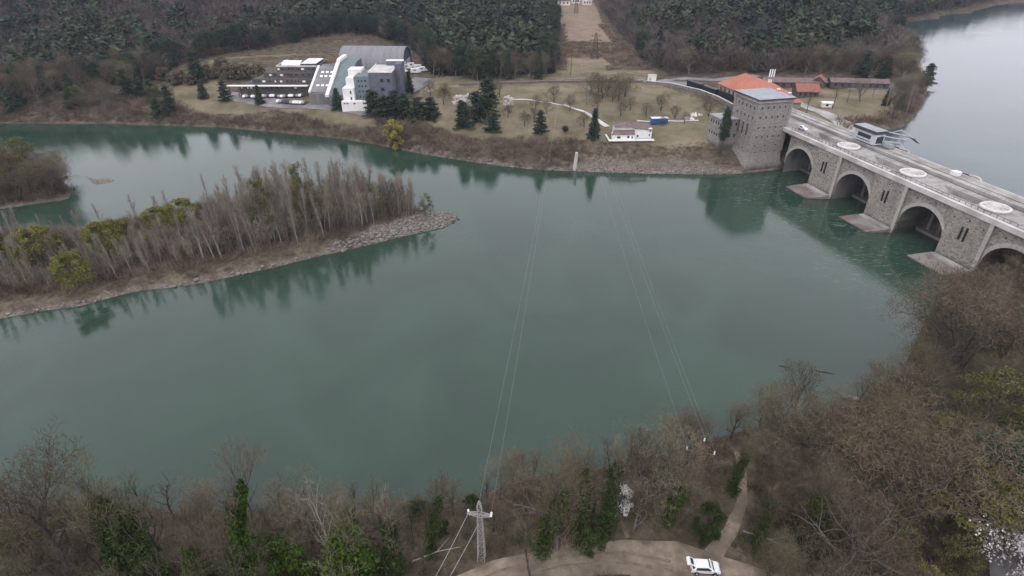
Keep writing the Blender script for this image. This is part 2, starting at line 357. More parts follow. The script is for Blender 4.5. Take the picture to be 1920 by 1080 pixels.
def ground_mat():
    m = mat('ground', (.1,.08,.06), .95, .05); t = m.node_tree; b = t.nodes['Principled BSDF']
    a = t.nodes.new('ShaderNodeVertexColor'); a.layer_name = 'zone'; sp = t.nodes.new('ShaderNodeSeparateColor'); t.links.new(a.outputs[0], sp.inputs[0])
    tc = t.nodes.new('ShaderNodeTexCoord')
    def nz(scale, c, lo=.35, hi=.65, det=6):
        n = t.nodes.new('ShaderNodeTexNoise'); n.inputs['Scale'].default_value = scale; n.inputs['Detail'].default_value = det; n.inputs['Roughness'].default_value = .7
        t.links.new(tc.outputs['Object'], n.inputs['Vector'])
        r = t.nodes.new('ShaderNodeValToRGB'); e = r.color_ramp.elements
        e[0].position = lo; e[1].position = hi; e[0].color = (*c[0], 1); e[1].color = (*c[-1], 1)
        if len(c) == 3: e.new((lo+hi)/2).color = (*c[1], 1)
        t.links.new(n.outputs['Fac'], r.inputs[0]); return r.outputs[0], n.outputs['Fac']
    def mix(f, A, B):
        x = t.nodes.new('ShaderNodeMix'); x.data_type = 'RGBA'; t.links.new(f, x.inputs['Factor']); t.links.new(A, x.inputs['A']); t.links.new(B, x.inputs['B']); return x.outputs['Result']
    litter, f1 = nz(.25, [(.05,.040,.029), (.10,.08,.059), (.155,.13,.095)])
    grass, _ = nz(.06, [(.115,.102,.062), (.175,.152,.10), (.24,.20,.145)], .35, .68)
    dry, _ = nz(.12, [(.20,.15,.11), (.27,.215,.16)])
    stone, _ = nz(1.3, [(.07,.06,.05), (.19,.165,.145), (.36,.33,.30)], .35, .68)
    gg = mix(sp.outputs[2], grass, dry)
    # ragged border between covers
    ad = t.nodes.new('ShaderNodeMath'); ad.operation = 'MULTIPLY_ADD'; ad.inputs[1].default_value = .9; 
    sub = t.nodes.new('ShaderNodeMath'); sub.operation = 'SUBTRACT'; sub.inputs[1].default_value = .5; t.links.new(f1, sub.inputs[0])
    t.links.new(sub.outputs[0], ad.inputs[0]); t.links.new(sp.outputs[0], ad.inputs[2])
    mr = t.nodes.new('ShaderNodeMapRange'); mr.inputs[1].default_value = .3; mr.inputs[2].default_value = .7; t.links.new(ad.outputs[0], mr.inputs[0])
    c = mix(mr.outputs[0], litter, gg); c = mix(sp.outputs[1], c, stone)
    t.links.new(c, b.inputs['Base Color'])
    n = t.nodes.new('ShaderNodeTexNoise'); n.inputs['Scale'].default_value = 1.2; n.inputs['Detail'].default_value = 6; t.links.new(tc.outputs['Object'], n.inputs['Vector'])
    bp = t.nodes.new('ShaderNodeBump'); bp.inputs['Strength'].default_value = .7; bp.inputs['Distance'].default_value = .5
    t.links.new(n.outputs['Fac'], bp.inputs['Height']); t.links.new(bp.outputs[0], b.inputs['Normal'])
    return m
gme.materials.append(ground_mat())
tag(link('ground', gme), kind='structure')

def water_mat(name, deep, foam=True, rough=.08):
    m = mat(name, deep, rough, .5); t = m.node_tree; b = t.nodes['Principled BSDF']; b.inputs['IOR'].default_value = 1.44
    tc = t.nodes.new('ShaderNodeTexCoord')
    n = t.nodes.new('ShaderNodeTexNoise'); n.inputs['Scale'].default_value = 1.1; n.inputs['Detail'].default_value = 4; t.links.new(tc.outputs['Object'], n.inputs['Vector'])
    n2 = t.nodes.new('ShaderNodeTexNoise'); n2.inputs['Scale'].default_value = .03; n2.inputs['Detail'].default_value = 5; n2.inputs['Distortion'].default_value = 1.0; t.links.new(tc.outputs['Object'], n2.inputs['Vector'])
    mr = t.nodes.new('ShaderNodeMapRange'); mr.inputs[1].default_value = .4; mr.inputs[2].default_value = .7; mr.inputs[3].default_value = .05; mr.inputs[4].default_value = .19
    t.links.new(n2.outputs['Fac'], mr.inputs[0])
    bp = t.nodes.new('ShaderNodeBump'); bp.inputs['Distance'].default_value = .25; t.links.new(mr.outputs[0], bp.inputs['Strength'])
    t.links.new(n.outputs['Fac'], bp.inputs['Height']); t.links.new(bp.outputs[0], b.inputs['Normal'])
    r = t.nodes.new('ShaderNodeValToRGB'); r.color_ramp.elements[0].position = .35; r.color_ramp.elements[1].position = .7
    r.color_ramp.elements[0].color = (*[c*.85 for c in deep], 1); r.color_ramp.elements[1].color = (*[c*1.15 for c in deep], 1)
    t.links.new(n2.outputs['Fac'], r.inputs[0]); col = r.outputs[0]
    if foam:   # thin foam drifting off the gate aprons
        f = t.nodes.new('ShaderNodeTexNoise'); f.inputs['Scale'].default_value = .5; f.inputs['Detail'].default_value = 8; f.inputs['Distortion'].default_value = 2.2; f.inputs['Roughness'].default_value = .75
        mp = t.nodes.new('ShaderNodeMapping'); mp.inputs['Rotation'].default_value = (0, 0, -.25); mp.inputs['Scale'].default_value = (.35, 1, 1)
        t.links.new(tc.outputs['Object'], mp.inputs[0]); t.links.new(mp.outputs[0], f.inputs['Vector'])
        fr = t.nodes.new('ShaderNodeValToRGB'); fr.color_ramp.elements[0].position = .56; fr.color_ramp.elements[1].position = .78; t.links.new(f.outputs['Fac'], fr.inputs[0])
        acc = None
        for i in (1, 2, 3, 4):
            vd = t.nodes.new('ShaderNodeVectorMath'); vd.operation = 'DISTANCE'; vd.inputs[1].default_value = (*W(i*MS-PW-3, 17), 0)
            t.links.new(tc.outputs['Object'], vd.inputs[0])
            mr2 = t.nodes.new('ShaderNodeMapRange'); mr2.inputs[1].default_value = 34; mr2.inputs[2].default_value = 3; t.links.new(vd.outputs['Value'], mr2.inputs[0])
            if acc is None: acc = mr2.outputs[0]
            else:
                mx = t.nodes.new('ShaderNodeMath'); mx.operation = 'MAXIMUM'; t.links.new(acc, mx.inputs[0]); t.links.new(mr2.outputs[0], mx.inputs[1]); acc = mx.outputs[0]
        mu = t.nodes.new('ShaderNodeMath'); mu.operation = 'MULTIPLY'; t.links.new(acc, mu.inputs[0]); t.links.new(fr.outputs[0], mu.inputs[1])
        mx = t.nodes.new('ShaderNodeMix'); mx.data_type = 'RGBA'; mx.inputs['B'].default_value = (.38,.47,.45, 1)
        t.links.new(mu.outputs[0], mx.inputs['Factor']); t.links.new(col, mx.inputs['A']); col = mx.outputs['Result']
    t.links.new(col, b.inputs['Base Color'])
    return m
wb = MB(); wb.add([(-3400, -300, 0), (*W(500, -14), 0), (*W(-30, -14), 0), (150, 330, 0), (-3400, 600, 0)], [(0, 1, 2, 3, 4)])
tag(wb.build('river', water_mat('river_water', (.025, .052, .036))), kind='structure')
wb = MB(); wb.add([(*p, RES) for p in (W(300, -23), (3000, -600), (3000, 2600), (600, 1100), (330, 700), (205, 420), (158, 290), W(-12, -23))], [tuple(range(8))])
tag(wb.build('reservoir_water', water_mat('reservoir_water', (.040, .068, .074), False, .1)), kind='structure')

# ------------------------------------------------------------ the dam
dam = empty('dam', (0, 0, 0)); tag(dam, 'long stone dam with four arches, flat deck and round white hatches crossing the river', 'dam')
def wp(l): return [W(t, d) for t, d in l]
def wbox(mb, t0, t1, d0, d1, z0, z1, mi=0, top=None):
    mb.prism(wp([(t0, d0), (t1, d0), (t1, d1), (t0, d1)]) if (t1 > t0) == (d1 > d0) else wp([(t0, d0), (t0, d1), (t1, d1), (t1, d0)]), z0, z1, mi, top)
def w3(t, d, z): x, y = W(t, d); return (x, y, z)
AR, SPR = 8.6, 4.2
TEND = 4*MS
for i in (1, 2, 3, 4):
    o0, o1 = (i-1)*MS, i*MS-PW; tc = (o0+o1)/2
    # spandrel wall with arched opening, vault and jambs
    mb = MB(); K = 20; arc = [(o0, -1.0), (o0, SPR)]
    arc += [(tc-AR*math.cos(math.pi*k/K), SPR+AR*math.sin(math.pi*k/K)) for k in range(1, K)]+[(o1, SPR), (o1, -1.0)]
    e0 = .02
    for (ta, za), (tb, zb) in zip(arc[1:-1], arc[2:-1]):
        mb.add([w3(ta, -.4, za), w3(tb, -.4, zb), w3(tb, -.4, DECK-.4), w3(ta, -.4, DECK-.4)], [(0, 1, 2, 3)])
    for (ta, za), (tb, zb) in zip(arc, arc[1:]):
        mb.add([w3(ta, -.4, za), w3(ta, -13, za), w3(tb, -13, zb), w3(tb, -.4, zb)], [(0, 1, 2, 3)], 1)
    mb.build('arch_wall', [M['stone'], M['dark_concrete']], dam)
    mb = MB()
    for k in range(K):
        a0, a1 = math.pi*k/K, math.pi*(k+1)/K
        q = [(AR*1.005, a0), (AR*1.005, a1), (AR+1.25, a1), (AR+1.25, a0)]
        pf = [(tc-r*math.cos(a), SPR+r*math.sin(a)) for r, a in q]
        pf = [(min(max(t, o0+.02), o1+1.2), z) for t, z in pf]
        vs = [w3(t, -.05 if t < o1 else .52, z) for t, z in pf]+[w3(t, -.42, z) for t, z in pf]
        mb.add(vs, [(0, 1, 2, 3), (4, 7, 6, 5), (0, 4, 5, 1), (1, 5, 6, 2), (2, 6, 7, 3), (3, 7, 4, 0)])
    mb.build('arch_ring', M['ring_stone'], dam)
    mb = MB()    # gate behind the opening with vertical ribs
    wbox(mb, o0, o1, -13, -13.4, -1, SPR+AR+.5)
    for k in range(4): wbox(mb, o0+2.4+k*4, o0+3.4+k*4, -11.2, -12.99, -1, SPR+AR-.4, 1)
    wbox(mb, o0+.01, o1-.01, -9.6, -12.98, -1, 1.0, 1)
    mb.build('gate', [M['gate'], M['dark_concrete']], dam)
    # pier
    p0, p1 = o1, i*MS
    mb = MB(); wbox(mb, p0, p1, .45, -13, -2, DECK-.41)
    pier = mb.build('pier', [M['stone'], M['stone']], dam)
    mb = MB()
    for k, (dt, z0, z1) in enumerate(((5.4, 8.4, 12.4), (7.0, 8.2, 12.8))):
        wbox(mb, p0+dt-.33, p0+dt+.33, .44, .62, z0, z1)
    mb.build('slot_window', M['dark'], pier)
    mb = MB()   # lighter dressed corner and drain holes
    wbox(mb, p1-1.3, p1-.02, .45, .60, -1, DECK-.42)
    wbox(mb, p0+.01, p1-.01, .451, 1.0, -1, 1.0)
    mb.build('corner_stone', M['ring_stone'], pier)
    mb = MB()
    for dt, z in ((-13.5, 14.4), (-6.5, 15.2), (1.5, 14.3), (6.5, 15.0), (11.5, 14.2)):
        dd = -.4 if dt < 0 else .45
        mb = MB(); wbox(mb, p0+dt-.22, p0+dt+.22, dd, dd+.04, z-.25, z+.25)
        mb.build('drain_hole', M['dark'], pier)
    # downstream apron slab
    mb = MB(); mb.prism(wp([(p0-.5, 1.0), (p0-1.6, 9.4), (p1-2.2, 9.4), (p1-.3, 1.0)])[::-1], -1.5, [1.05, .35, .35, 1.05][::-1])
    wbox(mb, p0+.6, p1-.5, 1.0, 3.0, .9, 1.55, 1)
    mb.build('apron', [M['apron'], M['concrete']], dam)
# deck with the sunken bays
mb = MB(); T0, T1 = -46, TEND+6
wbox(mb, -4.9, T1, .1, -2.9, DECK-.4, DECK)
wbox(mb, T0, T1, -11.5, -15.4, DECK-2.6, DECK)
xs = [-4.9]
for i in range(4): xs += [i*MS+2.4, i*MS+18.6]
xs.append(T1)
for a, b in zip(xs[::2], xs[1::2]): wbox(mb, a, b, -2.9, -11.5, DECK-2.6, DECK-.002)
wbox(mb, T0, -4.9, -1.6, -11.5, DECK-1.0, DECK-.002)
wbox(mb, T0, T1, -15.0, -15.395, DECK, DECK+.02, 1)
for k in range(32): wbox(mb, -3.5+k*4.1, -3.38+k*4.1, -11.6, -14.95, DECK, DECK+.012, 1)
mb.build('deck', [M['deck'], M['dark_metal']], dam)
for i in range(4):
    mb = MB(); a, b = i*MS+2.4, i*MS+18.6
    wbox(mb, a, b, -2.9, -11.5, DECK-2.7, DECK-2.0)
    # bevelled end ramps and ribs along the near edge
    mb.prism(wp([(a, -11.5), (a, -2.9), (a+3.2, -2.9), (a+3.2, -11.5)])[::-1], DECK-2.0, [DECK-.1, DECK-.1, DECK-1.9, DECK-1.9][::-1], 1)
    mb.prism(wp([(b-1.5, -11.5), (b-1.5, -2.9), (b, -2.9), (b, -11.5)])[::-1], DECK-2.0, [DECK-1.9, DECK-1.9, DECK-.1, DECK-.1][::-1], 1)
    for k in range(17): wbox(mb, a+.3+k*.95, a+.75+k*.95, -2.91, -4.0, DECK-2.0, DECK-.35, 2)
    wbox(mb, a-2.2, b-3, -3.0, -3.12, DECK, DECK+.35, 2)
    mb.build('sunken_bay', [M['pit'], M['deck'], M['concrete']], dam)
# parapets and the raised upstream walk
mb = MB()
wbox(mb, -4.9, T1, .7, -.55, DECK-.6, DECK+1.0)
mb.build('parapet', M['concrete_light'], dam)
mb = MB()
wbox(mb, T0, T1, -15.4, -16.0, DECK-1, DECK+1.1)
mb.build('parapet', M['deck'], dam)
mb = MB()
for k in range(60): wbox(mb, -4+k*2.1, -3.9+k*2.1, -3.0, -3.1, DECK, DECK+1.0)
wbox(mb, -4, T1-1, -3.0, -3.08, DECK+.95, DECK+1.05)
mb.build('railing', M['dark_metal'], dam)
mb = MB()
wbox(mb, T0, T1, -16.0, -19.6, DECK-1, DECK+.5, 0)
wbox(mb, -4, T1, -19.6, -20.3, DECK-3, DECK-.2, 1)
wbox(mb, T0, T1, -20.3, -23.2, DECK-3, DECK+.55, 0)
for k in range(90): wbox(mb, 2+k*1.4, 2.5+k*1.4, -16.3, -17.3, DECK+.5, DECK+.75, 2)
wbox(mb, -40, T1, -22.9, -23.25, DECK+.55, DECK+1.2, 2)
mb.build('upstream_walk', [M['concrete'], M['dark_metal'], M['concrete_light']], dam)
mb = MB(); wbox(mb, -4, T1, -13.4, -23.0, -2, DECK-2.75); wbox(mb, -46, -4, -13.4, -23.0, 9, DECK-1.1); mb.build('core_wall', M['dark_concrete'], dam)
# lattice racks and round pier noses in the reservoir
for i in range(4):
    c = i*MS+27.5
    mb = MB()
    wbox(mb, c-4, c+4, -23.2, -28, 8, 15.6); n = 14
    arcp = [(c-4*math.cos(math.pi*k/n), -28-4.6*math.sin(math.pi*k/n)) for k in range(n+1)]
    mb.prism(wp(arcp)[::-1], 8, 15.6)
    nose = mb.build('pier_nose', M['concrete'], dam)
    mb = MB()
    for (t0, d0), (t1, d1) in zip(arcp, arcp[1:]):
        mb.bar(w3(t0, d0, 16.0), w3(t1, d1, 16.0), .35, 6)
    mb.build('rim', M['concrete_light'], nose)
    mb = MB()
    mb.bar(w3(c-15, -24, 16.8), w3(c-1, -30, 16.6), .35, 5); mb.bar(w3(c-14, -25.5, 16.2), w3(c-1, -31, 15.9), .3, 5)
    for k in range(6): mb.bar(w3(c-14+k*2.2, -24.4-k*.9, 16.8), w3(c-13+k*2.2, -25.6-k*.9, 15.8), .22, 4)
    mb.build('gate_arm', M['dark_metal'], nose)
    mb = MB()
    for k in range(17): wbox(mb, c+5+k*1.15, c+5.45+k*1.15, -23.3, -25.4, 10, 16.6)
    wbox(mb, c+4.5, c+25, -23.26, -23.6, 13.6, 14.1)
    mb.build('trash_rack', M['concrete'], dam)
# round white hatches
hat = None
for i in range(1, 5):
    t = i*MS-8.6; x, y = W(t, -9.2)
    if hat is None:
        hat = empty('hatch', (x, y, DECK)); hat.parent = dam
        mb = MB(); mb.lathe([(3.6, 0), (4.15, .05), (4.2, .7), (3.75, .95), (3.5, .85), (3.45, .45)], 40); mb.build('hatch_ring', M['hatch_white'], hat, True)
        mb = MB(); mb.lathe([(3.46, .45), (2.2, .72), (1.6, .95), (1.55, 1.25), (.9, 1.35), (.01, 1.4)], 32)
        for k in range(8):
            a = k*math.pi/4; mb.bar((1.7*math.cos(a), 1.7*math.sin(a), .9), (3.4*math.cos(a), 3.4*math.sin(a), .6), .1, 4)
        mb.build('hatch_cover', M['concrete_light'], hat, True)
    else:
        c = copy_tree(hat, dam); c.location = (x, y, DECK)
# small kit on the walk
mb = MB(); wbox(mb, 58, 60.5, -20.4, -22.6, DECK+.55, DECK+1.9); mb.build('switch_box', M['white'], dam)

# trash-rack cleaning machine
cx, cy = W(20.5, -19.6)
cr = empty('cleaning_machine', (cx, cy, DECK+1.1), TH-R(90)); tag(cr, 'grey rack cleaning machine with flat dark-edged roof and folded booms on the dam deck', 'crane')
mb = MB(); mb.box(-5.6, 5.6, -2.4, 2.2, 0.0, 4.2); mb.build('cabin', M['cabin'], cr)
mb = MB(); mb.box(-6.2, 5.9, -2.9, 2.7, 4.2, 5.4, 1, 0); mb.build('roof', [M['roof_grey'], M['dark_metal']], cr)
mb = MB(); mb.box(-3.4, 3.4, -2.46, -2.39, 1.7, 3.2); mb.box(-3.6, 3.4, -2.45, -2.39, .7, 1.0); mb.box(5.59, 5.66, -1.6, 1.6, .6, 3.2); mb.build('window', M['glass'], cr)
mb = MB()
mb.bar((5.2, 1.5, 1.2), (11.5, 4.2, 2.0), .5); mb.bar((5.2, 0, 3.6), (13.0, 5.2, 3.6), .3); mb.bar((11.5, 4.2, 2.0), (15.2, 3.2, .6), .4)
mb.bar((4.6, 3, 4.8), (12.5, 7.5, 4.4), .3); mb.bar((6, 4, 4.6), (8.2, 6, 6.2), .22); mb.bar((8.2, 6, 6.2), (13.5, 7.4, 4.2), .22)
mb.box(9.6, 10.6, 5.6, 6.6, 1.2, 2.8); mb.box(6, 10, 1.2, 3.4, -.2, 1.4)
mb.build('boom', [M['grey_metal']], cr)
mb = MB()
for k in range(5): mb.bar((13+k*.35, 6.8, 4.3), (14.4+k*.35, 8.2, 3.0), .09)
mb.bar((12.8, 6.6, 4.4), (14.8, 6.9, 4.3), .25); mb.build('grab', M['dark_metal'], cr)

# ------------------------------------------------------------ tower
TZ = 31.0; t0, t1, d0, d1 = -22, -5, -1, 15
tw = empty('stone_tower', (*W(-14, 7), 0)); tag(tw, 'tall square stone tower with small windows and a flat roof beside the dam', 'tower')
def at_root(mb, name, mats, root, **k):
    o = mb.build(name, mats, None, **k); o.parent = root; o.matrix_parent_inverse = root.matrix_basis.inverted(); return o
bpy.context.view_layer.update()
mb = MB(); wbox(mb, t0, t1, d0, d1, 3, TZ-1.6)
mb.prism(wp([(t0-.8, d1+1.5), (t1+1.2, d1+1.5), (t1+1.2, d0-.8), (t0-.8, d0-.8)])[::-1] if False else wp([(t0-.8, d0-.8), (t1+1.2, d0-.8), (t1+1.2, d1+1.5), (t0-.8, d1+1.5)]), -1, 3.01)
# sloped foot
b0 = wp([(t0-.8, d0), (t1+1.2, d0), (t1+1.2, d1+1.5), (t0-.8, d1+1.5)]); b1 = wp([(t0, d0+.1), (t1+.002, d0+.1), (t1+.002, d1+.002), (t0, d1+.002)])
mb.add([(*p, 3.01) for p in b0]+[(*p, 8) for p in b1], [(0, 1, 5, 4), (1, 2, 6, 5), (2, 3, 7, 6), (3, 0, 4, 7)])
at_root(mb, 'wall', M['stone_tower'], tw)
mb = MB()
for a, b, c, d in ((t1-1.0, t1+.28, d0-.25, d0+1.1), (t1-1.0, t1+.28, d1-1.1, d1+.28), (t0-.28, t0+1.0, d1-1.1, d1+.28)): 
    mb = MB(); wbox(mb, a, b, c, d, 8, TZ-1.62); at_root(mb, 'corner_pilaster', M['stone_tower'], tw)
mb = MB(); wbox(mb, t0-.6, t1+.6, d0-.6, d1+.6, TZ-1.6, TZ-1.1, 0); wbox(mb, t0-.9, t1+.9, d0-.9, d1+.9, TZ-.6, TZ, 1, 2); wbox(mb, t0-.25, t1+.25, d0-.25, d1+.25, TZ-1.1, TZ-.6, 0)
cc = W((t0+t1)/2, (d0+d1)/2)
rb = wp([(t0-.8, d0-.8), (t1+.8, d0-.8), (t1+.8, d1+.8), (t0-.8, d1+.8)])
mb.add([(*p, TZ+.01) for p in rb]+[(*cc, TZ+.9)], [(0, 1, 4), (1, 2, 4), (2, 3, 4), (3, 0, 4)], 2)
at_root(mb, 'roof', [M['concrete'], M['dark_metal'], M['roof_grey']], tw)
def win_t(d, z, w_, h, big=False):      # on the face looking along the dam
    mb = MB(); wbox(mb, t1-.05, t1+.06, d-w_/2, d+w_/2, z, z+h); f = at_root(mb, 'window', M['window_dark'], tw)
    for nm_, za, zb in (('window_sill', z-.22, z-.01), ('window_lintel', z+h+.01, z+h+.25)):
        mb = MB(); wbox(mb, t1-.05, t1+.12, d-w_/2-.18, d+w_/2+.18, za, zb); at_root(mb, nm_, M['ring_stone'], tw)
def win_d(t, z, w_, h):
    mb = MB(); wbox(mb, t-w_/2, t+w_/2, d1-.05, d1+.06, z, z+h); at_root(mb, 'window', M['window_dark'], tw)
    for nm_, za, zb in (('window_sill', z-.22, z-.01), ('window_lintel', z+h+.01, z+h+.25)):
        mb = MB(); wbox(mb, t-w_/2-.18, t+w_/2+.18, d1-.05, d1+.12, za, zb); at_root(mb, nm_, M['ring_stone'], tw)
for k in range(5):
    dd = 13.0-k*2.75
    win_t(dd, 26.6, .75, 1.3); win_t(dd, 22.6, .8, 1.3); win_t(dd, 18.4, .7, .9 if k else 1.0); win_t(dd, 14.4, .6, 1.1)
for k in range(3):
    win_t(12.6-k*5, 10.6, .6, .8); win_t(12.2-k*5, 7.9, .6, .7)
for k in range(5):
    tt = t0+3.0+k*2.9
    win_d(tt, 26.0, .8, 1.6); win_d(tt, 22.0, .75, 1.5)
for k in range(3): win_d(t0+6.0+k*3.1, 14.6, .95, 5.2)
for k in range(2): win_d(t0+5.5+k*6, 8.6, .7, .8)
# mobile phone antennas on the roof
an = empty('antenna_mast', (*W(-19.5, 1.2), TZ+.3)); tag(an, 'steel mast with three long white panel antennas on the tower roof', 'antenna')
mb = MB(); mb.bar((0, 0, -.3), (0, 0, 7.2), .13, 6); mb.bar((-.9, 0, 5.6), (.9, 0, 5.6), .06); mb.bar((-.9, 0, 7.0), (.9, 0, 7.0), .06)
for a in (0, 2.1, 4.2): mb.bar((1.4*math.cos(a), 1.4*math.sin(a), -.3), (0, 0, 2.6), .07)
mb.build('pole', M['galv'], an)
for k in (-1, 0, 1):
    mb = MB(); mb.box(k*.95-.22, k*.95+.22, -.4, -.15, 5.1, 8.3); mb.build('panel_antenna', M['white'], an)
for lab, t, d in (('small white satellite dish beside the antenna mast on the tower roof', -14.5, -.2), ('white rooftop vent hood at the corner of the tower roof', -7.4, -.5)):
    o = empty('satellite_dish' if 'dish' in lab else 'vent_hood', (*W(t, d), TZ)); tag(o, lab, 'satellite dish' if 'dish' in lab else 'vent')
    mb = MB(); mb.bar((0, 0, 0), (0, 0, .9), .07); mb.build('stand', M['galv'], o)
    mb = MB(); mb.lathe([(.01, .9), (.5, 1.0), (.85, 1.3), (.8, 1.35), (.01, 1.0)], 14); mb.build('bowl' if 'dish' in lab else 'hood', M['white'], o)

# ------------------------------------------------------------ generic building maker, in a local frame
def building(name, label, loc, rz, parts, cat='building', group=None):
    r = empty(name, loc, rz); tag(r, label, cat, group)
    for pn, mb, mats in parts: mb.build(pn, mats, r)
    return r
def windows(root, pts, size, axis_, off, m='glass', frame=None):
    """pts: (a, z) centres on the plane axis_=off; each window its own part"""
    for a, z in pts:
        mb = MB(); w2, h2 = size[0]/2, size[1]/2; s = .06 if off > 0 else -.06
        if axis_ == 'y': mb.box(a-w2, a+w2, min(off, off+s), max(off, off+s), z-h2, z+h2)
        else: mb.box(min(off, off+s), max(off, off+s), a-w2, a+w2, z-h2, z+h2)
        mb.build('window', M[m], root)
def hip(mb, x0, x1, y0, y1, z, h, ov=.6, mi=0):
    x0 -= ov; x1 += ov; y0 -= ov; y1 += ov; k = (y1-y0)/2 if (x1-x0) > (y1-y0) else (x1-x0)/2
    if (x1-x0) > (y1-y0): r = [(x0+k, (y0+y1)/2, z+h), (x1-k, (y0+y1)/2, z+h)]; f = [(0, 1, 5, 4), (1, 2, 5), (2, 3, 4, 5), (3, 0, 4)]
    else: r = [((x0+x1)/2, y0+k, z+h), ((x0+x1)/2, y1-k, z+h)]; f = [(0, 1, 4), (1, 2, 5, 4), (2, 3, 5), (3, 0, 4, 5)]
    mb.add([(x0, y0, z), (x1, y0, z), (x1, y1, z), (x0, y1, z)]+r, f+[(3, 2, 1, 0)], mi)
def gable(mb, x0, x1, y0, y1, z, h, ov=.5, th=.3, mi=0):
    """ridge along x"""
    ym = (y0+y1)/2; y0 -= ov; y1 += ov; x0 -= ov; x1 += ov
    for ya, yb in ((y0, ym), (ym, y1)):
        za, zb = (z, z+h) if ya == y0 else (z+h, z)
        mb.add([(x0, ya, za), (x1, ya, za), (x1, yb, zb), (x0, yb, zb), (x0, ya, za-th), (x1, ya, za-th), (x1, yb, zb-th), (x0, yb, zb-th)],
               [(0, 1, 2, 3), (7, 6, 5, 4), (0, 4, 5, 1), (1, 5, 6, 2), (2, 6, 7, 3), (3, 7, 4, 0)], mi)
# annex beside the tower
ax_, ay_ = W(-17, 22.0)
mb = MB(); mb.box(-5, 5, -5.4, 4.4, -8, 12.5); r2 = MB(); r2.box(-5.3, 5.3, -5.7, 4.39, 12.5, 13.0)
an2 = building('stone_annex', 'lower grey stone annex with flat roof behind the left side of the stone tower', (ax_+3.5, ay_+6, 7), TH-R(90), [('wall', mb, M['stone_tower']), ('roof', r2, M['roof_grey'])])
windows(an2, [(a, z) for a in (-4, -2, 0, 2, 4) for z in (10.6, 5.6)], (.8, 1.3), 'y', -5.4)
windows(an2, [(a, z) for a in (-3.5, -1, 1.5) for z in (10.6, 5.6)], (.8, 1.3), 'x', 5.0)
# orange roofed hall behind the tower
def face(a, b): return math.atan2(b[1]-a[1], b[0]-a[0])
p = G(1345, 172, 16); q = G(1400, 197, 16); rzO = face(p, q)
L_ = 46; cxo = p[0]+math.cos(rzO)*L_/2-math.sin(rzO)*9; cyo = p[1]+math.sin(rzO)*L_/2+math.cos(rzO)*9
mb = MB(); mb.box(-L_/2, L_/2, -9, 9, -1, 5.0); r2 = MB(); hip(r2, -L_/2, L_/2, -9, 9, 5.0, 6.6, .8)
ob = building('orange_roof_hall', 'long stone hall with a bright orange hipped tile roof behind the tower', (cxo, cyo, 15.5), rzO, [('wall', mb, M['stone_tower']), ('roof', r2, M['orange'])])
windows(ob, [(-L_/2+3+k*4.2, 2.6) for k in range(11)], (1.4, 2.4), 'y', -9)
windows(ob, [(-5, 2.4), (0, 2.4), (5, 2.4)], (1.4, 2.2), 'x', -L_/2)
mb = MB(); mb.box(7, 8, -.4, 1.0, 9.6, 12.6); mb.build('chimney', M['white'], ob)
# black covered containers along the yard
cl = [(1287, 160), (1313, 169), (1316, 170.5), (1342, 179), (1345, 180.5), (1374, 191)]
labs = ['first of three long black containers in a row, the one farthest from the tower', 'middle one of three long black containers lined up by the yard', 'last of three long black containers in a row, nearest the tower']
for k in range(3):
    a = G(*cl[2*k], 14.6); b = G(*cl[2*k+1], 14.6); rz = face(a, b); ln = math.hypot(b[0]-a[0], b[1]-a[1])-.3
    mb = MB(); mb.box(0, ln, 0, 2.6, .25, 3.4, 0, 1); r2 = MB()
    n = int(ln/1.2)
    for j in range(n): r2.box(j*ln/n+.1, j*ln/n+.3, -.08, -.001, .3, 3.3)
    r3 = MB(); r3.box(.3, ln-.3, .3, 2.3, 0, .25)
    building('black_container', labs[k], (a[0], a[1], hz(*a)), rz, [('body', mb, [M['dark'], M['dark_metal']]), ('ribs', r2, M['dark_metal']), ('skid', r3, M['galv'])], 'container', 'black containers by the yard')
# low curved retaining wall below the yard and the long track-side wall
def wall_along(name, label, px, z, h, th, m, cat='wall', capm=None):
    pts = [G(u, v, z) for u, v in px]; pp = []
    for (a, b) in zip(pts, pts[1:]):
        for k in range(4): pp.append((a[0]+(b[0]-a[0])*k/4, a[1]+(b[1]-a[1])*k/4))
    pp.append(pts[-1]); mb = MB(); cap = MB()
    zs = [hz(*q) for q in pp]; zs = [sum(zs[max(0, i-3):i+4])/len(zs[max(0, i-3):i+4]) for i in range(len(zs))]
    nrm = []
    for i in range(len(pp)):
        a = pp[max(0, i-1)]; b = pp[min(len(pp)-1, i+1)]; L = math.hypot(b[0]-a[0], b[1]-a[1]); nrm.append((-(b[1]-a[1])/L*th/2, (b[0]-a[0])/L*th/2))
    for B, z0, z1, k in ((mb, -2, h, 1.0), (cap, h, h+.2, 1.5)):
        vs = []
        for q, zz, nn in zip(pp, zs, nrm):
            vs += [(q[0]-nn[0]*k, q[1]-nn[1]*k, zz+z0), (q[0]-nn[0]*k, q[1]-nn[1]*k, zz+z1), (q[0]+nn[0]*k, q[1]+nn[1]*k, zz+z1), (q[0]+nn[0]*k, q[1]+nn[1]*k, zz+z0)]
        fs = []
        for i in range(len(pp)-1):
            a = 4*i; fs += [(a, a+4, a+5, a+1), (a+1, a+5, a+6, a+2), (a+2, a+6, a+7, a+3), (a+3, a+7, a+4, a)]
        fs += [(0, 1, 2, 3), tuple(4*(len(pp)-1)+j for j in (3, 2, 1, 0))]; B.add(vs, fs)
    r = empty(name, (0, 0, 0)); tag(r, label, cat)
    mb.build('wall_body', m, r); cap.build('coping', capm or M['concrete_light'], r); return r
wall_along('retaining_wall', 'curved stone retaining wall with pale coping below the tarmac yard', [(1212, 159), (1260, 164), (1310, 176), (1345, 189), (1372, 203)], 13.5, 1.6, .7, M['rock'])
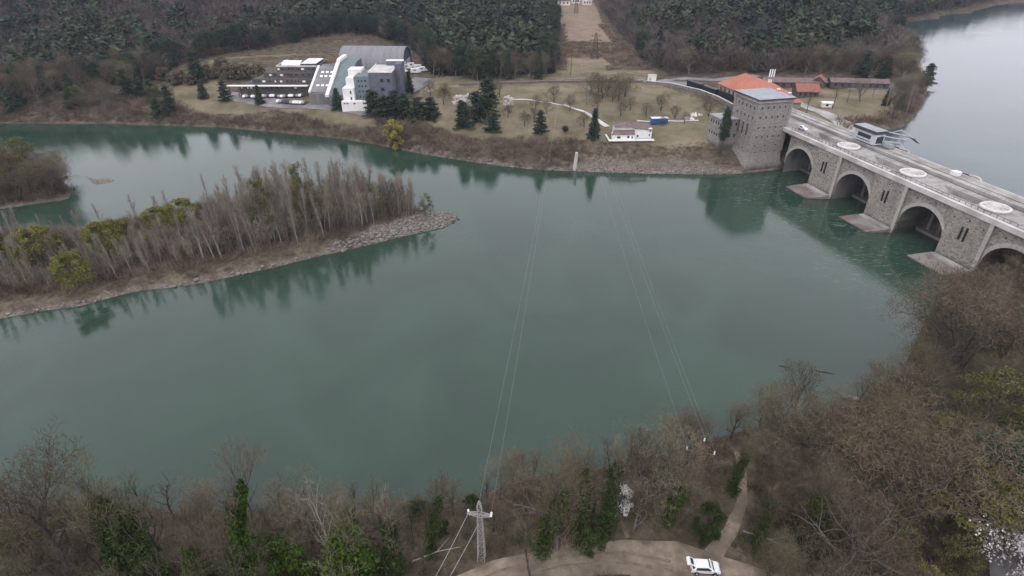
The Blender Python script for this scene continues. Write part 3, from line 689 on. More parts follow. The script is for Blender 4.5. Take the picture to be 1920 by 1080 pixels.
wall_along('track_wall', 'long low brown wall running below the wood across the lawn', [(860, 161), (930, 160), (1040, 157), (1125, 156), (1205, 157)], 13.5, 1.2, .6, M['brown_roof'], capm=M['rock'])
# stone stairs down the bank
mb = MB(); a = G(1081, 290, 6.5); b = G(1076, 318, .3)
for k in range(14):
    f = k/14; x = a[0]+(b[0]-a[0])*f; y = a[1]+(b[1]-a[1])*f; mb.box(x-.5, x+.5, y-1.1, y+.9, -.6, max(6.9*(1-f)+.5, .3))
tag(mb.build('stairs', M['concrete_light']), 'straight white concrete stairs down the bank into the water', 'stairs')
# roads and paths draped on the ground
def ribbon(name, pts, wd, m, lift=.12, kind='structure', sub=6):
    pp = []
    for a, b in zip(pts, pts[1:]):
        for k in range(sub): pp.append((a[0]+(b[0]-a[0])*k/sub, a[1]+(b[1]-a[1])*k/sub, a[2]+(b[2]-a[2])*k/sub if len(a) > 2 else wd))
    pp.append((*pts[-1][:2], pts[-1][2] if len(pts[-1]) > 2 else wd)); vs = []; fs = []; NC = 5
    for i, q in enumerate(pp):
        a = pp[max(0, i-1)]; b = pp[min(len(pp)-1, i+1)]; L = math.hypot(b[0]-a[0], b[1]-a[1])+1e-6; nx_, ny_ = -(b[1]-a[1])/L, (b[0]-a[0])/L
        for j in range(NC):
            s = (j/(NC-1)-.5)*q[2]; x, y = q[0]+nx_*s, q[1]+ny_*s
            vs.append((x, y, hz(x, y)+lift))
    for i in range(len(pp)-1):
        for j in range(NC-1):
            k = i*NC+j; fs.append((k, k+NC, k+NC+1, k+1))
    mb = MB(); mb.add(vs, fs); return tag(mb.build(name, m, smooth=True), kind=kind)
def gp(l, z): return [G(u, v, z)+((w_,) if w_ else ()) for u, v, w_ in l]
ribbon('yard_road', gp([(1205,151,5),(1250,153,9),(1300,158,12),(1340,170,12),(1375,190,9)], 14.5), 9, M['asphalt'], .2)
ribbon('yard_road', gp([(1235,150,5),(1290,146,7),(1345,150,8),(1420,142,8)], 14.5), 8, M['asphalt'], .24)
ribbon('garden_path', gp([(955,187,1.4),(1000,191,1.4),(1060,199,1.4),(1095,208,1.6),(1120,219,2.4),(1140,229,3)], 12), 2, M['concrete_light'], .2)
ribbon('garden_path', gp([(1195,222,1.6),(1250,222,1.4),(1310,224,1.4)], 12), 2, M['concrete_light'], .2)
ribbon('car_park', gp([(425,165,6),(455,172,12),(520,180,12),(580,183,9),(640,190,5),(700,200,4)], 12.5), 8, M['asphalt'], .2)
ribbon('road', gp([(735,175,10),(770,163,14),(800,150,16)], 13), 8, M['asphalt'], .2)
ribbon('road', gp([(770,178,4),(820,160,4),(900,160,4),(1040,153,4),(1210,151,5)], 14), 4, M['gravel'], .16)
ribbon('shore_road', gp([(1460,176,5),(1520,205,6),(1580,228,9),(1625,243,10)], 16.5), 7, M['concrete'], .25)
ribbon('shore_road', gp([(1470,206,4),(1530,225,6),(1590,246,7)], 17), 5, M['gravel'], .22)
ribbon('shore_road', gp([(1590,172,4),(1640,170,8),(1700,168,5)], 15.5), 6, M['asphalt'], .2)
ribbon('forest_track', gp([(1030,146,3),(1100,144,3),(1170,132,3),(1215,140,3)], 15), 3, M['gravel'], .2)
# near bank: dirt road, side track, tarmac road in the corner
ribbon('dirt_road', [(-30, 42, 5), (-12, 48.5, 6), (-2, 53.2, 6), (8, 56.0, 5.5), (18, 56.6, 6), (26, 55.2, 8.5), (33, 53.5, 6), (42, 51, 4)], 6, M['gravel'], .12)
ribbon('dirt_track', [(31, 56, 3.0), (36, 61, 2.2), (40, 67, 1.8), (42.5, 74, 1.4), (43.5, 80, 1.0)], 3, M['gravel'], .10)
M['rut'] = noise_mat('rut', (.13,.105,.082), (.21,.175,.135), 1.2)
for off in (-.85, .85): ribbon('dirt_road_rut', [(-28, 42.5+off, .5), (-12, 48.7+off, .5), (-2, 53.4+off, .5), (8, 56.1+off, .5), (18, 56.4+off, .5), (25, 55+off, .6)], .5, M['rut'], .155)
ribbon('footpath', [(19, 60, .8), (18.4, 63, .7), (18, 66, .6)], .8, M['gravel'], .08)
zr = 9.5
ribbon('tarmac_road', [(66, 38, 6), (73.5, 50, 6), (80, 60, 6), (92, 72, 6)], 6, M['asphalt'], .25)

# ------------------------------------------------------------ the leisure complex on the left
zc = 12.5
# dark terraced building
mb = MB(); x0, x1 = -164, -112
base = [(-168, 344), (-114, 344), (-114, 372), (-160, 372)]
for k, (xl, zt, yf) in enumerate(((-156, 3.4, 344), (-149, 6.6, 347), (-143, 9.8, 350), (-136, 12.6, 353))):
    mb.prism([(xl, yf), (-112.5+.02*k, yf), (-112.5+.02*k, 372), (xl+4, 372)], -5 if k == 0 else [3.4, 6.6, 9.8][k-1], zt)
tb = empty('terraced_building', (-140, 356, zc)); tag(tb, 'dark brown terraced block stepping down to the left of the sloping glass roofs', 'building')
def shift(mb, dx, dy): mb.v = [(a-dx, b-dy, c) for a, b, c in mb.v]; return mb
shift(mb, -140, 356).build('wall', M['terrace'], tb)
mb = MB(); mb.box(4, 27.4, -3.2, -2.6, 12.6, 13.5); mb.box(4, 4.6, -2.59, 16, 12.6, 13.5); mb.build('parapet', M['concrete_light'], tb)
mb = MB(); n = 8
for k in range(n):
    a0, a1 = math.pi*k/n, math.pi*(k+1)/n
    mb.add([(6, 5-5*math.cos(a0), 12.7+2.2*math.sin(a0)), (17, 5-5*math.cos(a0), 12.7+2.2*math.sin(a0)), (17, 5-5*math.cos(a1), 12.7+2.2*math.sin(a1)), (6, 5-5*math.cos(a1), 12.7+2.2*math.sin(a1))], [(0, 1, 2, 3)])
mb.add([(6, 5-5*math.cos(math.pi*k/n), 12.7+2.2*math.sin(math.pi*k/n)) for k in range(n+1)], [tuple(range(n+1))])
mb.build('roof_dome', M['white'], tb)
mb = MB(); mb.box(18, 26, 0, 15, 12.62, 13.9, 1); mb.box(17.6, 26.4, -.4, 15.4, 13.9, 14.3, 0); mb.build('penthouse', [M['white'], M['glass']], tb)
r_ = random.Random(3)
for row, (xl, z, yf) in enumerate(((-15, 1.9, -12), (-8, 5.1, -9), (-2, 8.3, -6), (4.5, 11.3, -3))):
    k = xl
    while k < 26:
        wd = r_.choice((.9, 1.3, 1.7))
        if r_.random() < .75:
            mb = MB(); mb.box(k, k+wd, yf-.07, yf-.001, z-.55, z+.55); mb.build('window', M['white'] if r_.random() < .25 else M['glass'], tb)
        k += wd+r_.choice((.8, 1.4, 2.2))
mb = MB(); mb.box(-22, 24, -14.6, -12.2, 3.2, 3.7); mb.build('canopy', M['white'], tb)
mb = MB()
for k in range(9): mb = MB(); mb.box(-21+k*5, -20.7+k*5, -14.2, -13.9, -4, 3.2); mb.build('canopy_post', M['dark_metal'], tb)
# sloping-roof building
sb = empty('sloping_roof_building', (-103, 334, zc)); tag(sb, 'building with long steep grey roofs and white parapets sliding down towards the river', 'building')
def slab(mb, x0, x1, y0, y1, z0, z1, th, mi=0, sk=0):
    vs = [(x0, y0, z0), (x1, y0, z0), (x1+sk, y1, z1), (x0+sk, y1, z1)]; vs += [(a, b, c-th) for a, b, c in vs]
    mb.add(vs, [(0, 1, 2, 3), (7, 6, 5, 4), (0, 4, 5, 1), (1, 5, 6, 2), (2, 6, 7, 3), (3, 7, 4, 0)], mi)
mb = MB()
slab(mb, -8.4, 1.5, -3.5, 15, 3.2, 15.2, .6, 0, 1.5); slab(mb, 3.5, 12.0, -8.5, 17, 2.2, 18.0, .6, 1, 2.0)
mb.box(-6.9, 3, 15, 24, 14.6, 15.2, 0); mb.box(5.5, 14, 17, 30, 17.4, 18.0, 1)
mb.build('roof', [M['asphalt'], M['teal_wall']], sb)
mb = MB(); slab(mb, -9.2, -8.0, -3.9, 15.2, 3.7, 16.2, 1.2, 0, 1.5); slab(mb, 1.4, 3.3, -9.2, 17.2, 2.8, 20.2, 1.6, 0, 2.0); mb.box(3.3, 5.6, 17.2, 31, 18.4, 20.2)
mb.build('roof_parapet', M['white'], sb)
mb = MB()
mb.add([(-8.3, -3, -6), (11.8, -8, -6), (13.8, 30, -6), (-6.8, 24, -6), (-8.3, -3, 2.6), (11.8, -8, 1.6), (13.9, 17, 17.3), (-6.9, 15, 14.5), (14, 30, 17.3), (-6.9, 24, 14.5)],
       [(0, 1, 5, 4), (1, 2, 8, 6, 5), (2, 3, 9, 8), (3, 0, 4, 7, 9), (4, 5, 6, 7), (7, 6, 8, 9)])
mb.build('wall', M['blue_wall'], sb)
for y_, zz in ((2, 4.5), (7, 6), (12, 6), (7, 9.5), (12, 10), (12, 13), (18, 6), (18, 10), (18, 14), (24, 6), (24, 10), (24, 14)):
    mb = MB(); mb.box(13.9, 14.4, y_-.9, y_+.9, zz-.6, zz+.6); mb.build('window', M['glass'] if (y_+zz) % 3 else M['white_metal'], sb)
for k, (fx, f) in enumerate([(a, b) for b in (.25, .62, .78) for a in (-5.2, -2.6, 0)]):
    y = -3.5+18.5*f; z = 3.2+12*f; x = fx+1.5*f
    mb = MB(); slab(mb, x-.9, x+.7, y-.6, y+.6, z-.3, z+.55, .4); mb.build('skylight', M['white_metal'], sb)
mb = MB(); mb.box(-8.6, 2, -5.5, -3.6, -6, 2.2); mb.box(3.4, 12.4, -10.0, -8.8, -6, 1.4); mb.build('porch', M['dark_concrete'], sb)
tb.scale = (1, 1, .90); sb.scale = (1, 1, .80)
# stepped white block
wbk = empty('stepped_white_building', (-82, 325, zc-1)); tag(wbk, 'white three-step block with slit windows between the sloping roofs and the blue-grey block', 'building')
mb = MB()
for k, (x0, x1, y0, y1, z0, z1) in enumerate(((-8.5, -2.5, -5, 3, -5, 8.5), (-8.2, -1.5, 3.02, 9, -5, 12.5), (-7.9, -.5, 9.02, 17, -5, 16.2))): mb.box(x0, x1, y0, y1, z0, z1)
mb.box(-9, 6, -8.5, -5.02, -5, 1.8); mb.build('wall', M['white'], wbk)
mb = MB(); mb.box(-2.48, 5.5, -2, 16.9, -1, 14.4); mb.build('side_wall', M['teal_wall'], wbk)
mb = MB(); mb.box(-2.4, 6, -5, -2.02, 1.2, 1.6); mb.build('terrace', M['brown_roof'], wbk)
for x, y, z in ((-4.2, -5, 6.2), (-4.2, -5, 2.6), (-3.0, 3.02, 10.6)):
    mb = MB(); mb.box(x-.4, x+.4, y-.06, y-.001, z-.9, z+.9); mb.build('window', M['glass'], wbk)
for x in (0, 1.7, 3.6):
    for z in (3, 6, 9, 12):
        mb = MB(); mb.box(x-.4, x+.4, -2.06, -2.001, z-.6, z+.6); mb.build('window', M['glass'], wbk)
for k in (-7.4, -5.8, -2, 3):
    mb = MB(); mb.box(k-.5, k+.5, -8.56, -8.501, .3, 1.0); mb.build('window', M['dark'], wbk)
# blue-grey block
bb = empty('blue_grey_block', (-69, 331, zc-1)); tag(bb, 'tall blue-grey block with a pale flat roof at the right end of the complex', 'building')
mb = MB(); mb.box(-7.4, 5, -8, 14, -5, 16.2); mb.box(5.02, 8.4, 2, 14, -5, 19); mb.box(-1, 5.01, 11, 14.02, 16.2, 19); mb.build('wall', M['blue_wall'], bb)
mb = MB(); mb.box(-7.1, 4.7, -7.7, 13.7, 16.2, 16.5, 1); mb.box(-7.45, -7.11, -8.05, 14, 16.2, 17, 0); mb.box(4.71, 5.03, -8.05, 10.9, 16.2, 17, 0); mb.box(-1.1, 8.5, 10.9, 14.1, 19, 19.4, 0); mb.build('roof', [M['white'], M['concrete_light']], bb)
for x, z in ((-.5, 12), (-.5, 7), (3, 12)):
    mb = MB(); mb.box(x-.9, x+.9, -8.06, -8.001, z-.9, z+.9); mb.build('window', M['glass'], bb)
wbk.scale = (1, 1, .90); bb.scale = (1, 1, .92)
# arched hall
ha = empty('arched_hall', (-90, 408, 13)); tag(ha, 'big grey barrel-roofed hall with a white gable wall behind the complex', 'building')
ha.rotation_euler = (0, 0, R(-3))
mb = MB(); n = 18; Lh = 21; Wd = 14; Hh = 13.5
ar = [(-Wd*math.cos(math.pi*k/n), Hh*math.sin(math.pi*k/n)**.8) for k in range(n+1)]
for (ya, za), (yb, zb) in zip(ar, ar[1:]): mb.add([(-Lh, ya, za), (Lh, ya, za), (Lh, yb, zb), (-Lh, yb, zb)], [(0, 1, 2, 3)])
for (ya, za), (yb, zb) in zip(ar, ar[1:]): mb.add([(Lh, ya, za), (Lh, yb, zb), (Lh, yb*.97, zb*.96), (Lh, ya*.97, za*.96)], [(0, 1, 2, 3)])
mb.build('barrel_roof', M['hall'], ha, True)
mb = MB()
for s in (-1, 1): mb = MB(); mb.add([(s*(Lh-1), y*.99, z*.99-.05) for y, z in ar], [tuple(range(n+1)) if s < 0 else tuple(range(n+1))[::-1]]); mb.build('gable_wall', M['blue_wall'], ha)
mb = MB(); mb.box(Lh-.99, Lh-.8, -12.5, 12.5, -.5, 5.2); mb.build('gable_panel', M['white'], ha)
mb = MB(); mb.box(Lh-.79, Lh-.7, -1, 1, -.5, 5.2); mb.build('door', M['dark'], ha)
# white garden house
hs_ = empty('white_house', (54, 272, hz(54, 270)-.3), R(2)); tag(hs_, 'white villa with brown hipped roofs on the lawn beside the tall spruce', 'house')
mb = MB(); mb.box(-6, 2.5, -3.6, 4, 0, 5.2); mb.box(2.52, 10.5, -5.2, 2, 0, 4.6); mb.box(-8, 2.5, -6.5, -3.62, 0, 2.8); mb.build('wall', M['white'], hs_)
mb = MB(); hip(mb, -6, 2.5, -3.6, 4, 5.2, 1.3, .7)
mb.add([(2.2, -5.6, 5.2), (11, -5.6, 4.3), (11, 2.5, 5.0), (2.2, 2.5, 6.0), (2.2, -5.6, 4.9), (11, -5.6, 4.0), (11, 2.5, 4.7), (2.2, 2.5, 5.7)], [(0, 1, 2, 3), (7, 6, 5, 4), (0, 4, 5, 1), (1, 5, 6, 2), (2, 6, 7, 3), (3, 7, 4, 0)])
mb.add([(-8.5, -6.9, 2.7), (2.4, -6.9, 2.7), (2.4, -3.65, 3.9), (-7, -3.65, 3.9), (-8.5, -6.9, 2.5), (2.4, -6.9, 2.5), (2.4, -3.65, 3.7), (-7, -3.65, 3.7)], [(0, 1, 2, 3), (7, 6, 5, 4), (0, 4, 5, 1), (1, 5, 6, 2), (2, 6, 7, 3), (3, 7, 4, 0)])
mb.build('roof', M['brown_roof'], hs_)
mb = MB(); mb.box(-9.2, 11.2, -8.6, -6.52, 0, .35); mb.box(-9.9, -9.2, -8.6, 3, 0, .35); mb.build('terrace', M['white'], hs_)
for x, y, z, s in ((-.6, -6.5, 1.4, 1.0), (1.2, -6.5, 1.2, .6), (9.6, -5.2, 3.6, .5), (9.4, -5.2, 1.8, .5), (-5, -6.5, 1.2, 1.6), (4, -5.2, 1.4, .8)):
    mb = MB(); mb.box(x-s/2, x+s/2, y-.06, y-.001, z-.5, z+.5); mb.build('window', M['glass'], hs_)
# low buildings at the foot of the wood, behind the tower
def shed(name, label, px, z, ln, wd, h, rh, rz, wm, rm, cat='building', nwin=4):
    x, y = G(*px, z); r = empty(name, (x, y, hz(x, y)-.2), rz); tag(r, label, cat)
    mb = MB(); mb.box(-ln/2, ln/2, -wd/2, wd/2, 0, h)
    for s in (-1, 1): mb.add([(s*ln/2, -wd/2, h), (s*ln/2, wd/2, h), (s*ln/2, 0, h+rh)], [(0, 1, 2) if s > 0 else (2, 1, 0)])
    mb.build('wall', M[wm], r); mb = MB(); gable(mb, -ln/2, ln/2, -wd/2, wd/2, h+.1, rh); mb.build('roof', M[rm], r)
    for k in range(nwin):
        mb = MB(); x_ = -ln/2+(k+.7)*ln/(nwin+.4); mb.box(x_-.6, x_+.6, -wd/2-.06, -wd/2-.001, h*.35, h*.8); mb.build('window', M['glass'], r)
    return r
shed('long_shed', 'long low dark shed with pale roof edge at the wood behind the tower', (1485, 163), 15.5, 34, 8, 3.4, 1.6, R(-4), 'terrace', 'brown_roof', nwin=8)
shed('red_roof_house', 'small brown house with a red gabled roof right of the tower roof', (1508, 180), 16, 11, 9, 3.2, 3.2, R(-6), 'terrace', 'red_tiles', 'house')
shed('red_roof_house', 'brown shed with a faded orange end roof at the right end of the long shed', (1532, 164), 15.5, 7, 7, 3.0, 3.0, R(60), 'terrace', 'red_tiles', 'shed', 2)
shed('long_shed', 'long brown open-sided boat shed on the point by the reservoir', (1605, 168), 15.5, 30, 7, 3.2, 1.6, R(-8), 'terrace', 'brown_roof', nwin=8)
shed('garden_hut', 'tiny white hut with a dark door on the lawn right of the tower', (1548, 201), 16.5, 4.4, 3.0, 2.3, .5, R(-8), 'white', 'white', 'hut', 1)
# small white cabin by the yard
x, y = G(1222, 151, 14.5); r = empty('white_cabin', (x, y, hz(x, y)), R(-8)); tag(r, 'small white site cabin at the end of the tarmac yard', 'cabin')
mb = MB(); mb.box(-2.4, 2.4, -1.4, 1.4, .1, 3.4); mb.build('body', M['white'], r); mb = MB(); mb.box(-2.6, 2.6, -1.6, 1.6, 3.4, 3.65); mb.build('roof', M['concrete_light'], r); mb = MB(); mb.box(-1.6, -.7, -1.46, -1.401, .2, 2.3); mb.build('door', M['grey_metal'], r)
# blue container
x, y = G(1236, 225, 12); r = empty('blue_container', (x, y, hz(x, y)), R(3)); tag(r, 'bright blue container with a white roof on the lawn right of the white villa', 'container')
mb = MB(); mb.box(-4, 4, -1.3, 1.3, .3, 2.7); mb.build('body', M['skyblue'], r); mb = MB(); mb.box(-4.05, 4.05, -1.35, 1.35, 2.7, 2.95); mb.build('roof', M['white_metal'], r)
mb = MB(); [mb.box(a, a+.12, -1.36, -1.301, .35, 2.65) for a in (-3.9, -2.6, -1.3, 0, 1.3, 2.6, 3.78)]; mb.build('ribs', M['skyblue'], r)
mb = MB(); mb.box(-3.5, -2.8, -1.1, 1.1, 0, .3); mb.box(2.8, 3.5, -1.1, 1.1, 0, .3); mb.build('foot', M['dark_metal'], r)
# white tarpaulin piles on the lawn
for lab, u, v, s in (('crumpled pale sheet standing upright at the right end of the lawn', 1305, 218, 2.2), ('flat pile of white boards on the lawn right of the blue container', 1290, 222, 1.6)):
    x, y = G(u, v, 12); mb = MB(); rr = random.Random(u)
    for k in range(7): 
        a = rr.uniform(-2.5, 2.5); mb.add([(a, rr.uniform(-.8, .8), 0), (a+rr.uniform(.8, 1.6), rr.uniform(-.8, .8), .1), (a+rr.uniform(.4, 1.5), rr.uniform(-.5, .9), s*rr.uniform(.4, 1)), (a+rr.uniform(-.4, .4), rr.uniform(0, .9), s*rr.uniform(.3, .9))], [(0, 1, 2, 3)])
    o = mb.build('tarpaulin' if s > 2 else 'board_pile', M['white']); o.location = (x, y, hz(x, y)+.05); md = o.modifiers.new('t', 'SOLIDIFY'); md.thickness = .12
    tag(o, lab, 'tarpaulin' if s > 2 else 'boards')
# houses at the top of the clearing
hd = [(1057, 9, 13, 8, 4.5, 'white', 'brown_roof', 'leftmost white house at the top of the clearing'), (1080, 5, 9, 8, 5, 'white', 'roof_grey', 'middle white house with a grey roof at the top of the clearing'), (1100, 8, 9, 7, 4, 'white', 'concrete_light', 'rightmost low white house at the top of the clearing')]
for u, v, ln, wd, h, wm, rm, lab in hd: shed('far_house', lab, (u, v), 26, ln, wd, h, 2.6, R(rnd.uniform(-12, 12)), wm, rm, 'house', 3)

# ------------------------------------------------------------ cars and caravans
def car_proto(name, body, detail=True):
    r = empty(name, (0, 0, 0)); prof = [(-2.2, .45), (-2.25, .8), (-2.15, 1.02), (-1.95, 1.1), (-1.72, 1.48), (-1.3, 1.62), (.25, 1.60), (.75, 1.42), (1.25, 1.05), (2.0, .92), (2.22, .72), (2.25, .42)]
    mb = MB(); n = len(prof); vs = []
    for s in (-1, 1):
        for x, z in prof:
            w_ = .92 if z < 1.08 else .92-.24*(z-1.05)/.55
            if abs(x) > 2.0: w_ -= .12
            vs.append((x, s*w_, z))
    fs = [(i, i+1, i+1+n, i+n) for i in range(n-1)]+[(n-1, 0, n, 2*n-1)]+[tuple(range(n))[::-1], tuple(range(n, 2*n))]
    mb.add(vs, fs); mb.build('body', body, r)
    mb = MB()    # side glass, windscreen, rear window
    for s in (-1, 1):
        q = [(-1.62, 1.12), (-1.45, 1.45), (.2, 1.50), (.98, 1.12)]
        mb.add([(x, s*(.935 if z < 1.2 else .93-.24*(z-1.05)/.55), z) for x, z in q], [(0, 1, 2, 3) if s > 0 else (3, 2, 1, 0)])
    mb.add([(1.22, -.80, 1.10), (1.22, .80, 1.10), (.42, .66, 1.59), (.42, -.66, 1.59)], [(0, 1, 2, 3)]); mb.build('window', M['glass'], r)
    for x in (-1.35, 1.4):
        for s in (-1, 1):
            mb = MB(); mb.bar((x, s*.72, .34), (x, s*.95, .34), .34, 16); wh = mb.build('wheel', M['tyre'], r)
            mb = MB(); mb.bar((x, s*.951, .34), (x, s*.965, .34), .2, 10); mb.build('rim', M['galv'], wh)
    for s in (-1, 1):
        mb = MB(); mb.box(2.08, 2.24, s*.62-.16, s*.62+.16, .68, .8); mb.build('headlight', M['lamp_clear'], r)
        mb = MB(); mb.box(-2.28, -2.16, s*.7-.1, s*.7+.1, .75, 1.0); mb.build('tail_light', M['lamp_red'], r)
        mb = MB(); mb.box(.72, .9, s*1.0-.1, s*1.0+.1, 1.05, 1.2); mb.build('mirror', body, r)
    return r
car = car_proto('parked_car', M['car_white']); tag(car, 'white hatchback with its tailgate raised, parked on the dirt road by the near bank', 'car')
x, y = G(1321, 1069, 6.0); car.scale = (1, 1.02, 1.14); car.location = (x, y+.1, hz(x, y)+.14); car.rotation_euler = (0, 0, R(-4))
# raised tailgate and open boot
mb = MB(); slab(mb, 0, 1.15, -.66, .66, 0, 0, .06)
mb = MB(); a = [(-1.72, 1.60), (-2.55, 2.05), (-2.95, 1.85)]
for (xa, za), (xb, zb) in zip(a, a[1:]): mb.add([(xa, -.7, za), (xa, .7, za), (xb, .66, zb), (xb, -.66, zb), (xa, -.7, za-.07), (xa, .7, za-.07), (xb, .66, zb-.07), (xb, -.66, zb-.07)], [(3, 2, 1, 0), (4, 5, 6, 7), (0, 1, 5, 4), (1, 2, 6, 5), (2, 3, 7, 6), (3, 0, 4, 7)])
tg = mb.build('tailgate', M['car_white'], car)
mb = MB(); mb.add([(-1.95, -.5, 1.79), (-1.95, .5, 1.79), (-2.4, .48, 2.03), (-2.4, -.48, 2.03)], [(3, 2, 1, 0)]); mb.build('rear_window', M['glass'], tg)
mb = MB(); mb.add([(-1.76, -.72, 1.47), (-1.76, .72, 1.47), (-2.0, .80, 1.12), (-2.0, -.80, 1.12)], [(3, 2, 1, 0)]); mb.build('boot_opening', M['dark'], car)
def car_copy(src, label, x, y, z, rz, group=None, body=None):
    c = copy_tree(src); c['label'] = label; c.location = (x, y, z); c.rotation_euler = (0, 0, rz)
    if group: c['group'] = group
    return c
protos = {}
for nm, mm in (('white', 'car_white'), ('grey', 'car_grey'), ('dark', 'car_dark')):
    pr = car_proto('parked_car', M[mm]); tag(pr, 'x', 'car'); protos[nm] = pr
used = set()
def put_car(col, label, x, y, z, rz, group=None):
    pr = protos[col]
    if col in used: pr = car_copy(pr, label, x, y, z, rz, group)
    else:
        used.add(col); pr['label'] = label; pr.location = (x, y, z); pr.rotation_euler = (0, 0, rz)
        if group: pr['group'] = group
x, y = W(-2.2, -7.2); put_car('white', 'white car parked on the dam deck right beside the tower', x, y, DECK, TH-R(90))
cols = ['white', 'grey', 'dark', 'white', 'white', 'dark', 'grey']; k = 0
GL = 'cars parked in front of the terraced building'
for u in range(458, 566, 5):
    x, y = G(u, 171.5, zc); c = cols[k % 7]; k += 1
    put_car(c, f'{c} car in the row parked under the canopy edge of the terraced building', x, y, hz(x, y)+.25, R(88+rnd.uniform(-5, 5)), GL+' '+c)
for u in range(522, 572, 6):
    x, y = G(u, 179+(u-522)*.05, zc); c = cols[(k*3) % 7]; k += 1
    put_car(c, f'{c} car in the front row of the car park nearest the river slope', x, y, hz(x, y)+.25, R(70+rnd.uniform(-5, 5)), 'front row of the car park '+c)
def van(label, x, y, z, rz, L=6.2, group=None):
    r = empty('camper_van', (x, y, z), rz); tag(r, label, 'camper van', group)
    mb = MB(); mb.box(-L/2, L/2-1.4, -1.1, 1.1, .35, 2.8); mb.prism([(L/2-1.39, -1.0), (L/2, -.95), (L/2, .95), (L/2-1.39, 1.0)], .35, [2.0, 1.2, 1.2, 2.0]); mb.build('body', M['white'], r)
    mb = MB()
    for a in (-L/2+1.2, L/2-1): 
        for s in (-1, 1): mb = MB(); mb.bar((a, s*.8, .35), (a, s*1.12, .35), .35, 10); mb.build('wheel', M['tyre'], r)
    mb = MB(); mb.box(-1.5, .2, -1.16, -1.101, 1.6, 2.2); mb.box(-1.5, .2, 1.101, 1.16, 1.6, 2.2); mb.build('window', M['glass'], r)
    return r
vl = [(748, 131, 20), (756, 127, 18), (764, 131, 15), (772, 128, 22), (745, 137, 10), (755, 139, 5), (785, 131, 30), (792, 136, 25), (780, 139, 12)]
for i, (u, v, a) in enumerate(vl):
    x, y = G(u, v, 13.5); van('white camper van in the cluster parked behind the blue-grey block', x, y, hz(x, y)+.1, R(a), 6.2, 'camper vans behind the blue-grey block')
x, y = G(1640, 240, 17); 

# ------------------------------------------------------------ pylons and lines
def lattice(mb, base, top, z0, z1, n, r=.06, c=(0, 0)):
    def cs(f): s = base+(top-base)*f; z = z0+(z1-z0)*f; return [(c[0]+a*s/2, c[1]+b*s/2, z) for a, b in ((-1, -1), (1, -1), (1, 1), (-1, 1))]
    for i in range(n):
        A, B = cs(i/n), cs((i+1)/n)
        for k in range(4):
            mb.bar(A[k], B[k], r, 4); mb.bar(A[k], B[(k+1) % 4], r*.7, 3); mb.bar(A[(k+1) % 4], B[k], r*.7, 3); mb.bar(B[k], B[(k+1) % 4], r*.7, 3)
PB = G(903, 1047, 5.5); pz = hz(*PB); pH = height_to(*PB, pz, 943)
py1 = empty('power_pylon', (*PB, pz), R(-8)); tag(py1, 'pale grey lattice pylon with a single crossarm on the near bank', 'pylon')
mb = MB(); lattice(mb, 1.15, .6, 0, pH-.6, 10, .04); lattice(mb, .65, .2, pH-.6, pH+.3, 1, .07); mb.build('lattice_mast', M['galv'], py1)
mb = MB(); az = pH*.80
for s in (-1, 1):
    for yy in (-.3, .3):
        mb.bar((0, yy, az+.35), (s*1.9, yy*.4, az+.2), .07, 4); mb.bar((0, yy, az-.2), (s*1.9, yy*.4, az+.15), .07, 4)
        for k in range(3): mb.bar((s*(.5+k*.45), yy, az-.1), (s*(.75+k*.45), yy*.8, az+.3), .045, 3)
mb.build('crossarm', M['galv'], py1)
for s, yy in ((-1, .2), (1, .2), (1, -.2)):
    mb = MB(); mb.lathe([(.02, az+.2), (.16, az+.28), (.09, az+.36), (.17, az+.44), (.09, az+.52), (.16, az+.6), (.02, az+.75)], 8, (s*1.75, yy)); mb.build('insulator', M['white'], py1)
PB2 = G(1297, 915, 5.5); z2 = hz(*PB2); H2 = height_to(*PB2, z2, 828)
py2 = empty('power_pylon', (*PB2, z2), R(-14)); tag(py2, 'rusty red lattice pylon half hidden among the bare trees on the near bank', 'pylon')
mb = MB(); lattice(mb, 1.3, .6, 0, H2, 10, .04); mb.build('lattice_mast', M['rust_metal'], py2)
mb = MB(); a2 = H2*.78
for s in (-1, 1):
    for zz, L in ((a2, 2.3), (H2*.9, 1.5)):
        mb.bar((0, -.3, zz+.3), (s*L, 0, zz+.1), .06, 4); mb.bar((0, .3, zz-.2), (s*L, 0, zz), .06, 4)
mb.build('crossarm', M['rust_metal'], py2)
for px_, zz in ((-2.25, a2), (2.25, a2), (.2, H2)):
    mb = MB(); mb.lathe([(.02, zz+.1), (.14, zz+.2), (.08, zz+.35), (.15, zz+.5), (.08, zz+.6), (.14, zz+.75), (.02, zz+.9)], 8, (px_, 0)); mb.build('insulator', M['white'], py2)
def far_pylon(u, v, h, label, wd=5):
    x, y = G(u, v, 15); z = hz(x, y); r = empty('power_pylon', (x, y, z)); tag(r, label, 'pylon')
    mb = MB(); lattice(mb, wd, 1.0, 0, h, 8, .10); mb.build('lattice_mast', M['bark'], r)
    mb = MB()
    for f, L in ((.72, 4.5), (.88, 3.2)): mb.bar((-L, 0, h*f), (L, 0, h*f), .16, 4); mb.bar((-L, 0, h*f), (0, 0, h*f+1.2), .1, 3); mb.bar((L, 0, h*f), (0, 0, h*f+1.2), .1, 3)
    mb.build('crossarm', M['bark'], r); return (x, y, z+h)
fp1 = far_pylon(1115, 107, 17, 'brown lattice pylon at the lower end of the clearing'); fp2 = far_pylon(1079, 44, 14, 'small lattice pylon standing high up in the clearing', 4)
x, y = G(1099, 196, 13); z = hz(x, y); r = empty('timber_pole', (x, y, z)); tag(r, 'tall thin wooden power pole on the lawn below the brown hedge', 'pole')
